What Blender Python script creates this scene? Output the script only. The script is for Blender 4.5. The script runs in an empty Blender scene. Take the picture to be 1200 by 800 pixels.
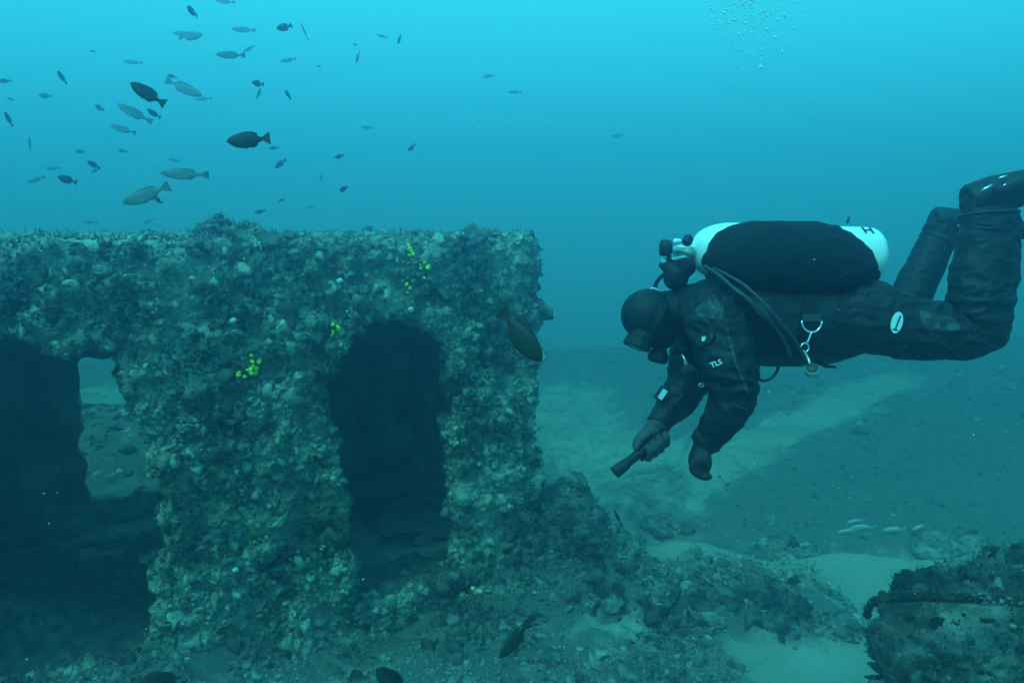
import bpy, bmesh, math, random
import numpy as np
from mathutils import Vector, Matrix, Quaternion

S = bpy.context.scene
COL = S.collection
rng = np.random.default_rng(7)
random.seed(7)

# ------------------------------------------------------------------ camera
FPX = 850.0                      # focal length in pixels of a 1200 px wide frame
CAM = Vector((0.0, 0.0, 2.40))
PITCH = math.radians(9.2)        # looking slightly down
cd = bpy.data.cameras.new('camera')
cd.sensor_width = 36.0
cd.lens = 36.0 * FPX / 1200.0
cd.clip_start = 0.05
cd.clip_end = 400.0
cam = bpy.data.objects.new('camera', cd)
cam.location = CAM
cam.rotation_euler = (math.radians(90) - PITCH, 0, 0)
COL.objects.link(cam)
S.camera = cam
FWD = Vector((0, math.cos(PITCH), -math.sin(PITCH)))
RGT = Vector((1, 0, 0))
UPV = Vector((0, math.sin(PITCH), math.cos(PITCH)))


def P(px, py, d):
    """the place that stands d metres in front of the camera at that spot of the 1200 x 800 photograph"""
    return CAM + d * (FWD + RGT * ((px - 600.0) / FPX) + UPV * ((400.0 - py) / FPX))


# ------------------------------------------------------------------ daylight that has come down through the water
W = bpy.data.worlds.new('World')
S.world = W
W.use_nodes = True
wn, wl = W.node_tree.nodes, W.node_tree.links
wn.clear()
out = wn.new('ShaderNodeOutputWorld')
bg = wn.new('ShaderNodeBackground')
tc = wn.new('ShaderNodeTexCoord')
sep = wn.new('ShaderNodeSeparateXYZ')
rmp = wn.new('ShaderNodeValToRGB')
mp = wn.new('ShaderNodeMapRange')
mp.inputs[1].default_value = -1.0
mp.inputs[2].default_value = 1.0
wl.new(tc.outputs['Generated'], sep.inputs[0])
wl.new(sep.outputs['Z'], mp.inputs[0])
wl.new(mp.outputs[0], rmp.inputs[0])
wl.new(rmp.outputs[0], bg.inputs[0])
wl.new(bg.outputs[0], out.inputs[0])
bg.inputs[1].default_value = 1.0
els = rmp.color_ramp.elements
stops = WORLD_STOPS = [(-1.0, (0.002, 0.05, 0.075)), (-0.25, (0.04, 0.26, 0.46)), (0.0, (0.085, 0.66, 1.05)),
         (0.12, (0.060, 0.66, 1.02)), (0.30, (0.060, 0.96, 1.16)), (0.6, (0.08, 1.12, 1.35)), (1.0, (0.12, 1.28, 1.5))]
while len(els) < len(stops):
    els.new(0.5)
for e, (z, c) in zip(els, stops):
    e.position = (z + 1) / 2
    e.color = (*c, 1)

sun_d = bpy.data.lights.new('sun', 'SUN')
sun_d.energy = 3.1
sun_d.angle = math.radians(14)
sun_d.color = (0.16, 0.86, 0.90)          # daylight after some fifteen metres of sea water
sun = bpy.data.objects.new('sun', sun_d)
sun.rotation_euler = (math.radians(35), 0, math.radians(-40))
COL.objects.link(sun)

S.render.engine = 'CYCLES'
S.cycles.use_denoising = True
S.cycles.volume_bounces = 2
S.cycles.max_bounces = 6
S.cycles.diffuse_bounces = 3
S.cycles.sample_clamp_indirect = 4.0
S.view_settings.view_transform = 'Standard'
S.view_settings.look = 'None'
S.view_settings.exposure = 0.0
S.view_settings.gamma = 1.0
S.view_settings.use_curve_mapping = False

WATER_DENSITY = 0.15
WATER_SCATTER = (0.32, 0.435, 0.75)
WATER_ABSORB = (0.22, 0.60, 0.70)

# ------------------------------------------------------------------ helpers


def tag(o, label=None, cat=None, group=None, kind=None):
    if label: o['label'] = label
    if cat: o['category'] = cat
    if group: o['group'] = group
    if kind: o['kind'] = kind
    return o


def empty(name, loc, label=None, cat=None, group=None):
    o = bpy.data.objects.new(name, None)
    o.location = loc
    o.empty_display_size = 0.1
    COL.objects.link(o)
    return tag(o, label, cat, group)


def link_mesh(name, me, mat=None, parent=None, smooth=True):
    """geometry given in world space; a parent empty without rotation is subtracted"""
    o = bpy.data.objects.new(name, me)
    COL.objects.link(o)
    if mat:
        for m in (mat if isinstance(mat, (list, tuple)) else [mat]):
            me.materials.append(m)
    if smooth:
        me.polygons.foreach_set('use_smooth', np.ones(len(me.polygons), bool))
    if parent is not None:
        o.parent = parent
        off = Vector((0, 0, 0))
        q = parent
        while q is not None:
            off -= q.location
            q = q.parent
        o.location = off
    return o


def np_mesh(name, V, F, tint=None):
    """V (n,3), F (m,k) with k = 3 or 4"""
    V = np.asarray(V, np.float32)
    F = np.asarray(F, np.int32)
    me = bpy.data.meshes.new(name)
    me.vertices.add(len(V))
    me.vertices.foreach_set('co', V.ravel())
    k = F.shape[1]
    me.loops.add(F.size)
    me.loops.foreach_set('vertex_index', F.ravel())
    me.polygons.add(len(F))
    me.polygons.foreach_set('loop_start', np.arange(0, F.size, k, dtype=np.int32))
    me.polygons.foreach_set('loop_total', np.full(len(F), k, np.int32))
    if tint is not None:
        a = me.attributes.new('tint', 'FLOAT', 'POINT')
        a.data.foreach_set('value', np.asarray(tint, np.float32))
    me.update(calc_edges=True)
    return me


def mesh_arrays(me):
    V = np.empty(len(me.vertices) * 3, np.float32)
    me.vertices.foreach_get('co', V)
    me.calc_loop_triangles()
    T = np.empty(len(me.loop_triangles) * 3, np.int32)
    me.loop_triangles.foreach_get('vertices', T)
    return V.reshape(-1, 3), T.reshape(-1, 3)


def vnormals(V, T):
    fn = np.cross(V[T[:, 1]] - V[T[:, 0]], V[T[:, 2]] - V[T[:, 0]])
    N = np.zeros_like(V)
    for i in range(3):
        np.add.at(N, T[:, i], fn)
    return N / (np.linalg.norm(N, axis=1, keepdims=True) + 1e-12)


# vectorised gradient noise
_perm = np.random.default_rng(3).permutation(256).astype(np.int64)
_perm = np.concatenate([_perm, _perm, _perm])
_g = np.random.default_rng(4).normal(size=(256, 3))
_g /= np.linalg.norm(_g, axis=1, keepdims=True)


def noise(p):
    p = np.asarray(p, np.float64)
    i = np.floor(p).astype(np.int64)
    f = p - i
    i &= 255
    w = f * f * f * (f * (f * 6 - 15) + 10)
    r = 0
    for dx in (0, 1):
        for dy in (0, 1):
            for dz in (0, 1):
                h = _perm[_perm[_perm[(i[:, 0] + dx) & 255] + ((i[:, 1] + dy) & 255)] + ((i[:, 2] + dz) & 255)]
                g = _g[h & 255]
                d = (g * (f - np.array([dx, dy, dz]))).sum(1)
                ww = (w[:, 0] if dx else 1 - w[:, 0]) * (w[:, 1] if dy else 1 - w[:, 1]) * (w[:, 2] if dz else 1 - w[:, 2])
                r = r + d * ww
    return r * 1.6


def fbm(p, oct=4, gain=0.5, lac=2.03):
    a, s, r = 1.0, 1.0, 0.0
    for k in range(oct):
        r = r + a * noise(p * s + 17.3 * k)
        a *= gain
        s *= lac
    return r


def billow(p, oct=3):
    a, s, r = 1.0, 1.0, 0.0
    for k in range(oct):
        r = r + a * (1 - 2.2 * np.abs(noise(p * s + 9.1 * k)))
        a *= 0.5
        s *= 2.1
    return r


def remeshed(me, voxel, smooth_it=0, fac=0.5):
    o = bpy.data.objects.new('tmp', me)
    COL.objects.link(o)
    m = o.modifiers.new('r', 'REMESH')
    m.mode = 'VOXEL'
    m.voxel_size = voxel
    m.use_smooth_shade = True
    if smooth_it:
        s = o.modifiers.new('s', 'SMOOTH')
        s.iterations = smooth_it
        s.factor = fac
    dg = bpy.context.evaluated_depsgraph_get()
    r = bpy.data.meshes.new_from_object(o.evaluated_get(dg))
    bpy.data.objects.remove(o)
    bpy.data.meshes.remove(me)
    return r


# ------------------------------------------------------------------ materials


def new_mat(name):
    m = bpy.data.materials.new(name)
    m.use_nodes = True
    return m, m.node_tree.nodes, m.node_tree.links, m.node_tree.nodes['Principled BSDF']


def ramp(n, stops):
    r = n.new('ShaderNodeValToRGB')
    e = r.color_ramp.elements
    while len(e) < len(stops):
        e.new(0.5)
    for x, (p, c) in zip(e, stops):
        x.position = p
        x.color = (*c, 1)
    return r


def tex_noise(n, l, scale, detail=4, rough=0.6, coord='Object'):
    t = n.new('ShaderNodeTexCoord')
    x = n.new('ShaderNodeTexNoise')
    x.inputs['Scale'].default_value = scale
    x.inputs['Detail'].default_value = detail
    x.inputs['Roughness'].default_value = rough
    l.new(t.outputs[coord], x.inputs['Vector'])
    return x


def simple_mat(name, col, rough=0.6, metal=0.0, var=0.25, scale=30, bump=0.0, spec=0.4):
    m, n, l, b = new_mat(name)
    x = tex_noise(n, l, scale)
    lo = tuple(c * (1 - var) for c in col)
    hi = tuple(min(1, c * (1 + var)) for c in col)
    r = ramp(n, [(0.3, lo), (0.7, hi)])
    l.new(x.outputs['Fac'], r.inputs[0])
    l.new(r.outputs[0], b.inputs['Base Color'])
    b.inputs['Roughness'].default_value = rough
    b.inputs['Metallic'].default_value = metal
    b.inputs['Specular IOR Level'].default_value = spec
    if bump:
        bp = n.new('ShaderNodeBump')
        bp.inputs['Strength'].default_value = bump
        bp.inputs['Distance'].default_value = 0.004
        l.new(x.outputs['Fac'], bp.inputs['Height'])
        l.new(bp.outputs[0], b.inputs['Normal'])
    return m


def growth_mat(name, dark, mid, light, white=0.965):
    """silted algae, shells and sponge crust; tint gives every lump a colour of its own"""
    m, n, l, b = new_mat(name)
    at = n.new('ShaderNodeAttribute')
    at.attribute_name = 'tint'
    x = tex_noise(n, l, 14, 6, 0.65)
    y = tex_noise(n, l, 75, 5, 0.7)
    mx = n.new('ShaderNodeMath'); mx.operation = 'MULTIPLY_ADD'
    mx.inputs[1].default_value = 0.8
    l.new(x.outputs['Fac'], mx.inputs[0])
    m2 = n.new('ShaderNodeMath'); m2.operation = 'MULTIPLY_ADD'
    m2.inputs[1].default_value = 0.75
    m2.inputs[2].default_value = -0.27
    l.new(at.outputs['Fac'], m2.inputs[0])
    l.new(m2.outputs[0], mx.inputs[2])
    r = ramp(n, [(0.12, dark), (0.45, mid), (0.85, light), (1.0, light)])
    l.new(mx.outputs[0], r.inputs[0])
    # a few bare shells are whitish
    wr = n.new('ShaderNodeMapRange')
    wr.inputs[1].default_value = white
    wr.inputs[2].default_value = white + 0.01
    l.new(at.outputs['Fac'], wr.inputs[0])
    yr = n.new('ShaderNodeMapRange')
    yr.inputs[1].default_value = 0.45; yr.inputs[2].default_value = 0.62
    l.new(y.outputs['Fac'], yr.inputs[0])
    wm = n.new('ShaderNodeMath'); wm.operation = 'MULTIPLY'
    l.new(wr.outputs[0], wm.inputs[0]); l.new(yr.outputs[0], wm.inputs[1])
    mix = n.new('ShaderNodeMixRGB')
    mix.inputs[2].default_value = (0.62, 0.62, 0.60, 1)
    l.new(wm.outputs[0], mix.inputs[0])
    l.new(r.outputs[0], mix.inputs[1])
    # fine speckle
    sp = n.new('ShaderNodeMixRGB'); sp.blend_type = 'MULTIPLY'; sp.inputs[0].default_value = 0.85
    sr = ramp(n, [(0.3, (0.45, 0.45, 0.45)), (0.7, (1.35, 1.35, 1.35))])
    l.new(y.outputs['Fac'], sr.inputs[0])
    l.new(mix.outputs[0], sp.inputs[1]); l.new(sr.outputs[0], sp.inputs[2])
    l.new(sp.outputs[0], b.inputs['Base Color'])
    bp = n.new('ShaderNodeBump')
    bp.inputs['Strength'].default_value = 0.9
    bp.inputs['Distance'].default_value = 0.022
    l.new(y.outputs['Fac'], bp.inputs['Height'])
    l.new(bp.outputs[0], b.inputs['Normal'])
    b.inputs['Roughness'].default_value = 0.95
    b.inputs['Specular IOR Level'].default_value = 0.1
    return m


M_GROW = growth_mat('growth', (0.03, 0.042, 0.034), (0.22, 0.26, 0.20), (0.62, 0.68, 0.54))
M_RUBBLE = growth_mat('rubble', (0.03, 0.042, 0.034), (0.19, 0.22, 0.18), (0.55, 0.60, 0.50))

# ------------------------------------------------------------------ seabed
def sstep(a, b, x):
    t = np.clip((x - a) / (b - a), 0, 1)
    return t * t * (3 - 2 * t)


def seg_dist(x, y, pts):
    d = np.full(x.shape, 1e9)
    for (x0, y0), (x1, y1) in zip(pts[:-1], pts[1:]):
        vx, vy = x1 - x0, y1 - y0
        t = np.clip(((x - x0) * vx + (y - y0) * vy) / (vx * vx + vy * vy), 0, 1)
        d = np.minimum(d, np.hypot(x - x0 - t * vx, y - y0 - t * vy))
    return d


def growth_cover(x, y):
    """0 bare sand .. 1 covered by algae and rubble"""
    p = np.stack([x, y, 0 * x], 1)
    wob = 0.45 * noise(p * 0.7) + 0.30 * noise(p * 1.9 + 5) + 0.15 * noise(p * 4.7)
    tongue = seg_dist(x, y, [(1.3, 7.0), (2.5, 8.3), (4.4, 10.3), (7.6, 13.6), (9.5, 15.6)])
    side = (x - 1.3) * 0.78 - (y - 7.0) * 0.63          # which side of the tongue of sand
    off = sstep(0.12, 0.75, tongue + 0.25 * wob)
    reg_r = off * sstep(-0.1, 0.3, side) * sstep(5.6, 6.6, y + wob)
    reg_l = off * sstep(8.2, 9.8, y + wob - 0.1 * x) * sstep(0.8, 2.4, x + wob) * sstep(0.1, -0.3, side) * 0.85
    small = sstep(0.8, 0.3, np.hypot((x - 1.45), (y - 7.5) * 0.7) + 0.5 * wob) * 0.65
    near = sstep(0.30, -0.15, seg_dist(x, y, [(0.0, 4.7), (1.0, 4.78), (2.0, 4.8)]) - 0.28 + 0.5 * wob)
    foot = sstep(0.35, -0.3, seg_dist(x, y, [(-0.8, 3.5), (0.1, 4.0), (0.9, 4.0)]) - 0.55 + 0.6 * wob) * 0.8
    wallfoot = sstep(0.35, -0.2, seg_dist(x, y, [(-4.5, 2.3), (-2.0, 3.75), (0.3, 5.2)]) - 0.30 + 0.5 * wob) * 0.9
    far = sstep(12.0, 14.0, y + wob * 1.2) * 0.95
    mound = sstep(0.62, 0.35, np.hypot(x - 0.5, y - 5.3) + 0.3 * wob)
    back = sstep(2.6, 1.6, np.hypot(x + 4.4, (y - 7.6) * 1.4) + wob) * 0.9
    base = 0.38 * sstep(5.4, 7.0, y + wob)
    off2 = base * (0.55 + 0.45 * sstep(0.1, 0.5, tongue))
    return np.clip(np.maximum.reduce([back, mound, off2, reg_r, reg_l, small, near, foot, wallfoot, far]), 0, 1)


def ground_h(x, y):
    p = np.stack([x, y, 0 * x], 1)
    h = 0.10 * noise(p * 0.35) + 0.045 * noise(p * 1.3 + 2)
    # a low crest some thirteen metres out, beyond it the bottom falls away
    h = h + 0.16 * np.exp(-((y - 15.3 - 0.12 * x) / 1.6) ** 2) * (0.8 + 0.5 * noise(p * 0.5))
    h = h - 0.16 * np.maximum(y - 16.2 - 0.12 * x, 0) ** 1.15
    h = np.maximum(h, -5.0)
    cov = growth_cover(x, y)
    h = h + cov * (0.05 + 0.05 * billow(p * 1.9, 3)) * (1 + 0.9 * sstep(6, 9, y))
    tg = seg_dist(x, y, [(1.3, 7.0), (2.5, 8.3), (4.4, 10.3), (7.6, 13.6), (9.5, 15.6)])
    h = h + 0.28 * np.exp(-(tg / 0.6) ** 2) * sstep(5.8, 8.0, y)
    # behind the rubble bank the bottom lies more than half a metre lower
    h = h - 0.62 * sstep(5.05, 6.1, y + 0.25 * noise(p * 1.1)) * sstep(0.2, 1.2, x + 0.15 * (y - 5))
    h = h - 0.10 * sstep(0.5, 1.2, x) * sstep(5.6, 5.0, y) - 0.10 * sstep(9, 13, y)
    h = h + 0.30 * sstep(0.0, 5.0, (x - 1.3) * 0.78 - (y - 7.0) * 0.63) * sstep(6.0, 9.0, y)
    # rubble bank that runs right from the deckhouse corner
    h = h + 0.12 * np.exp(-(seg_dist(x, y, [(0.3, 4.95), (1.0, 4.8), (2.2, 4.8)]) / 0.36) ** 2)
    h = h + (0.21 + 0.07 * billow(p * 3.5, 2)) * np.exp(-(((x - 0.47) / 0.30) ** 2 + ((y - 5.35) / 0.38) ** 2))
    h = h + 0.20 * np.exp(-(((x + 4.4) / 2.2) ** 2 + ((y - 7.9) / 0.9) ** 2)) - 0.7 * sstep(8.3, 9.8, y) * sstep(-1.5, -2.5, x)
    # scour hollow in front of the wall
    h = h - (0.12 + 0.20 * sstep(-2.0, -1.2, x)) * sstep(5.25, 4.75, y - 0.15 * np.clip(x, -1, 1))
    h = h + 0.012 * noise(p * 6) + 0.006 * noise(p * 14 + 3)
    return h


def axis(lo, hi, dense_lo, dense_hi, step, grow=1.09):
    a = list(np.arange(dense_lo, dense_hi, step))
    s = step
    v = dense_lo
    left = []
    while v > lo:
        s *= grow
        v -= s
        left.append(max(v, lo))
    s = step
    v = a[-1]
    right = []
    while v < hi:
        s *= grow
        v += s
        right.append(min(v, hi))
    return np.array(left[::-1] + a + right)


gx = axis(-35, 35, -3.5, 6.0, 0.028, 1.06)
gy = axis(-15, 36, 1.8, 8.5, 0.028, 1.03)
X, Y = np.meshgrid(gx, gy, indexing='ij')
xf, yf = X.ravel(), Y.ravel()
hz = ground_h(xf, yf)
nx_, ny_ = len(gx), len(gy)
idx = np.arange(nx_ * ny_).reshape(nx_, ny_)
F = np.stack([idx[:-1, :-1], idx[1:, :-1], idx[1:, 1:], idx[:-1, 1:]], -1).reshape(-1, 4)
me = np_mesh('seabed', np.stack([xf, yf, hz], 1), F, growth_cover(xf, yf))


def seabed_mat():
    m, n, l, b = new_mat('seabed')
    at = n.new('ShaderNodeAttribute'); at.attribute_name = 'tint'
    x = tex_noise(n, l, 5.5, 8, 0.68)
    f = tex_noise(n, l, 60, 4, 0.7)
    g = tex_noise(n, l, 1.2, 4, 0.6)
    mm = n.new('ShaderNodeMath'); mm.operation = 'ADD'
    l.new(at.outputs['Fac'], mm.inputs[0])
    ms = n.new('ShaderNodeMapRange'); ms.inputs[1].default_value = 0.3; ms.inputs[2].default_value = 0.7
    ms.inputs[3].default_value = -0.45; ms.inputs[4].default_value = 0.45
    l.new(x.outputs['Fac'], ms.inputs[0]); l.new(ms.outputs[0], mm.inputs[1])
    mr = n.new('ShaderNodeMapRange'); mr.inputs[1].default_value = 0.30; mr.inputs[2].default_value = 0.75
    l.new(mm.outputs[0], mr.inputs[0])
    sand = ramp(n, [(0.25, (0.20, 0.21, 0.17)), (0.75, (0.36, 0.37, 0.31))])
    l.new(g.outputs['Fac'], sand.inputs[0])
    gr = ramp(n, [(0.3, (0.06, 0.072, 0.06)), (0.7, (0.16, 0.18, 0.155))])
    l.new(f.outputs['Fac'], gr.inputs[0])
    mix = n.new('ShaderNodeMixRGB')
    l.new(mr.outputs[0], mix.inputs[0]); l.new(sand.outputs[0], mix.inputs[1]); l.new(gr.outputs[0], mix.inputs[2])
    l.new(mix.outputs[0], b.inputs['Base Color'])
    bp = n.new('ShaderNodeBump'); bp.inputs['Strength'].default_value = 0.7; bp.inputs['Distance'].default_value = 0.02
    l.new(f.outputs['Fac'], bp.inputs['Height']); l.new(bp.outputs[0], b.inputs['Normal'])
    b.inputs['Roughness'].default_value = 1.0
    b.inputs['Specular IOR Level'].default_value = 0.05
    return m


seabed = tag(link_mesh('seabed', me, seabed_mat()), 'pale silty sand seabed with dark patches of growth', kind='structure')

# ------------------------------------------------------------------ lumps of growth
def ico(sub):
    bm = bmesh.new()
    bmesh.ops.create_icosphere(bm, subdivisions=sub, radius=1.0)
    V = np.array([v.co[:] for v in bm.verts])
    F = np.array([[v.index for v in f.verts] for f in bm.faces])
    bm.free()
    return V, F


def lump_shapes(sub, count, seed, rough=0.7):
    V0, F0 = ico(sub)
    res = []
    for k in range(count):
        off = seed + 13.7 * k
        d = 1 + rough * noise(V0 * 1.3 + off) + rough * 1.1 * noise(V0 * 2.9 + off) + (0.5 * rough * noise(V0 * 6.1 + off) if sub > 1 else 0)
        d = np.clip(d, 0.25, 2.0)
        V = V0 * d[:, None]
        kind = k % 3
        if kind == 0:                      # knobbly lump
            V = V * np.array([1, 0.85, 0.8])
        elif kind == 1:                    # plate, frilled rim
            r = np.hypot(V[:, 0], V[:, 1])
            V = V * np.array([1.15, 1.0, 0.34])
            V[:, 2] += 0.30 * r * noise(V0 * 3.1 + off) + 0.18 * r * r
        else:                              # shell, cupped
            V = V * np.array([1.25, 0.75, 0.42])
            V[:, 2] -= 0.35 * V[:, 0] ** 2
        res.append(V)
    return res, F0


SH2 = lump_shapes(2, 12, 1.0)
SH1 = lump_shapes(1, 12, 50.0, 0.62)


def tiny_shapes():
    bm = bmesh.new(); bmesh.ops.create_icosphere(bm, subdivisions=1, radius=1.0)
    V = np.array([v.co[:] for v in bm.verts]); bm.free()
    V0 = V[:12]
    import itertools
    F = []
    for t in itertools.combinations(range(12), 3):
        d = [np.linalg.norm(V0[t[i]] - V0[t[j]]) for i, j in ((0, 1), (1, 2), (0, 2))]
        if max(d) < 1.2:
            n_ = np.cross(V0[t[1]] - V0[t[0]], V0[t[2]] - V0[t[0]])
            F.append(t if n_ @ V0[t[0]] > 0 else (t[0], t[2], t[1]))
    res = []
    for k in range(12):
        q = V0 * (1 + 0.45 * noise(V0 * 1.7 + 7.7 * k))[:, None]
        res.append(q * np.array([1.1, 0.85, 0.6]))
    return res, np.array(F)


SH0 = tiny_shapes()



def scatter(points, normals, sizes, shapes, up=0.35, sink=0.15, tints=None):
    """returns V, F, tint of lumps set on a surface"""
    sh, F0 = shapes
    n = len(points)
    nv = len(sh[0])
    base = np.stack(sh)[rng.integers(0, len(sh), n)]            # n,nv,3
    zax = normals + up * np.array([0, 0, 1.0]) + 0.45 * rng.normal(size=(n, 3))
    zax /= np.linalg.norm(zax, axis=1, keepdims=True)
    rnd = rng.normal(size=(n, 3))
    xax = np.cross(rnd, zax); xax /= np.linalg.norm(xax, axis=1, keepdims=True)
    yax = np.cross(zax, xax)
    sc = sizes[:, None] * rng.uniform(0.7, 1.3, (n, 3))
    b = base * sc[:, None, :]
    V = b[..., 0:1] * xax[:, None] + b[..., 1:2] * yax[:, None] + b[..., 2:3] * zax[:, None]
    V += (points - normals * (sizes * sink)[:, None])[:, None, :]
    F = F0[None] + (np.arange(n) * nv)[:, None, None]
    if tints is None:
        tints = rng.random(n)
    return V.reshape(-1, 3), F.reshape(-1, 3), np.repeat(tints, nv)


def join(parts):
    Vs, Fs, Ts, o = [], [], [], 0
    for V, F, T in parts:
        Vs.append(V); Fs.append(F + o); Ts.append(T)
        o += len(V)
    return np.concatenate(Vs), np.concatenate(Fs), np.concatenate(Ts)


def turf(points, normals, sizes, tint=0.5):
    """short bent blades of turf algae, three to a tuft"""
    n = len(points) * 3
    P0 = np.repeat(points, 3, 0) + rng.normal(0, 0.004, (n, 3)); N0 = np.repeat(normals, 3, 0); S0 = np.repeat(sizes, 3) * rng.uniform(.6, 1.2, n)
    d = N0 + 0.55 * rng.normal(size=(n, 3)) + np.array([0, 0, 0.35]); d /= np.linalg.norm(d, axis=1, keepdims=True)
    w = np.cross(d, rng.normal(size=(n, 3))); w /= np.linalg.norm(w, axis=1, keepdims=True)
    bend = rng.normal(size=(n, 3)) * 0.35
    hw = (0.10 * S0)[:, None]
    a = P0 - N0 * 0.006; m_ = P0 + d * (S0 * .55)[:, None]; t = P0 + (d + bend) * S0[:, None]
    V = np.stack([a - w * hw, a + w * hw, m_ + w * hw * 1.1, m_ - w * hw * 1.1, t], 1)
    F = np.array([[0, 1, 2], [0, 2, 3], [3, 2, 4]])[None] + (np.arange(n) * 5)[:, None, None]
    return V.reshape(-1, 3), F.reshape(-1, 3), np.repeat(np.clip(tint + 0.15 * rng.normal(size=n), 0, 0.9), 5)


def ltint(p):
    """colour of a lump: patches of the crust share a tone; one in a few hundred is a bare whitish shell"""
    t = np.clip(0.38 + 0.50 * noise(p * 2.7) + 0.2 * noise(p * 9) + rng.normal(0, 0.17, len(p)), 0, 0.9)
    return np.where(rng.random(len(p)) < 0.007, 1.0, t)


def sample_surface(V, T, n, weight=None):
    a = V[T[:, 0]]; b = V[T[:, 1]]; c = V[T[:, 2]]
    cr = np.cross(b - a, c - a)
    ar = np.linalg.norm(cr, axis=1)
    w = ar if weight is None else ar * weight((a + b + c) / 3, cr / (ar[:, None] + 1e-12))
    k = rng.choice(len(T), n, p=w / w.sum())
    r1 = np.sqrt(rng.random(n)); r2 = rng.random(n)
    p = a[k] * (1 - r1)[:, None] + b[k] * (r1 * (1 - r2))[:, None] + c[k] * (r1 * r2)[:, None]
    return p, cr[k] / ar[k][:, None]


def lumpsizes(n, lo, hi, e=2.2):
    return lo + (hi - lo) * rng.random(n) ** e


# ------------------------------------------------------------------ the wreck's deckhouse
A = np.array([0.20, 5.10])                     # right hand corner on the ground
ang = math.radians(29.2)
EU = np.array([-math.cos(ang), -math.sin(ang)])        # along the wall, to the left
EN = np.array([math.sin(ang), -math.cos(ang)])         # outwards, towards the camera
ROOF = 2.30


def wall_uz(px, py):
    d = FWD + RGT * ((px - 600.0) / FPX) + UPV * ((400.0 - py) / FPX)
    # (CAM + t d - A) . EN = 0
    t = ((A[0] - CAM.x) * EN[0] + (A[1] - CAM.y) * EN[1]) / (d.x * EN[0] + d.y * EN[1])
    p = CAM + float(t) * d
    return ((p.x - A[0]) * EU[0] + (p.y - A[1]) * EU[1], p.z)


def inside_poly(u, z, poly):
    r = np.zeros(u.shape, bool)
    n = len(poly)
    for i in range(n):
        (x0, y0), (x1, y1) = poly[i], poly[(i + 1) % n]
        c = ((y0 > z) != (y1 > z)) & (u < (x1 - x0) * (z - y0) / (y1 - y0 + 1e-12) + x0)
        r ^= c
    return r


HATCH = [wall_uz(*q) for q in [(380, 480), (386, 440), (402, 398), (430, 372), (472, 365), (510, 376), (530, 402), (536, 460),
                               (538, 560), (540, 640), (542, 676), (480, 698), (412, 712), (404, 650), (396, 560)]]
DOOR = [wall_uz(*q) for q in [(-70, 396), (0, 396), (60, 400), (105, 396), (146, 412), (153, 462), (172, 495), (188, 545), (192, 600),
                              (198, 660), (188, 740), (158, 792), (60, 830), (-70, 840)]]


def wall_xyz(u, z, t):
    """t metres behind the outer face"""
    return np.stack([A[0] + EU[0] * u - EN[0] * t, A[1] + EU[1] * u - EN[1] * t, z], -1)


def slab_from_mask(mask, us, zs, to_xyz, t0, t1):
    """blocky closed slab, two sheets and the rims between"""
    nu, nz = mask.shape
    V = np.concatenate([to_xyz(*np.meshgrid(us, zs, indexing='ij'), t).reshape(-1, 3) for t in (t0, t1)])
    id0 = np.arange((nu + 1) * (nz + 1)).reshape(nu + 1, nz + 1)
    id1 = id0 + id0.size
    F = []
    ii, jj = np.nonzero(mask)
    F.append(np.stack([id0[ii, jj], id0[ii, jj + 1], id0[ii + 1, jj + 1], id0[ii + 1, jj]], 1))
    F.append(np.stack([id1[ii, jj], id1[ii + 1, jj], id1[ii + 1, jj + 1], id1[ii, jj + 1]], 1))
    M = np.zeros((nu + 2, nz + 2), bool); M[1:-1, 1:-1] = mask
    for di, dj in ((1, 0), (-1, 0), (0, 1), (0, -1)):
        nb = M[1 + di:nu + 1 + di, 1 + dj:nz + 1 + dj]
        ii, jj = np.nonzero(mask & ~nb)
        if di == 1: e = (ii + 1, jj, ii + 1, jj + 1)
        elif di == -1: e = (ii, jj + 1, ii, jj)
        elif dj == 1: e = (ii + 1, jj + 1, ii, jj + 1)
        else: e = (ii, jj, ii + 1, jj)
        F.append(np.stack([id0[e[0], e[1]], id0[e[2], e[3]], id1[e[2], e[3]], id1[e[0], e[1]]], 1))
    F = np.concatenate(F)
    used, inv = np.unique(F, return_inverse=True)
    return np_mesh('slab', V[used], inv.reshape(F.shape))


def crusted(me, amp, fine=1.0, seed=0.0):
    V, T = mesh_arrays(me)
    N = vnormals(V, T)
    p = V.astype(np.float64) + seed
    d = 0.5 * noise(p * 2.6) + 0.8 * noise(p * 6.5 + 3) + 0.40 * billow(p * 5.5, 3) * 0.6 + fine * 0.35 * noise(p * 17) + fine * 0.2 * noise(p * 36)
    V = V + N * (d * amp)[:, None]
    me.vertices.foreach_set('co', V.astype(np.float32).ravel())
    tn = 0.45 + 0.5 * noise(p * 3.1 + 7)
    a = me.attributes.new('tint', 'FLOAT', 'POINT')
    a.data.foreach_set('value', np.clip(tn, 0, 0.9).astype(np.float32))
    me.update()
    return V, T


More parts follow.
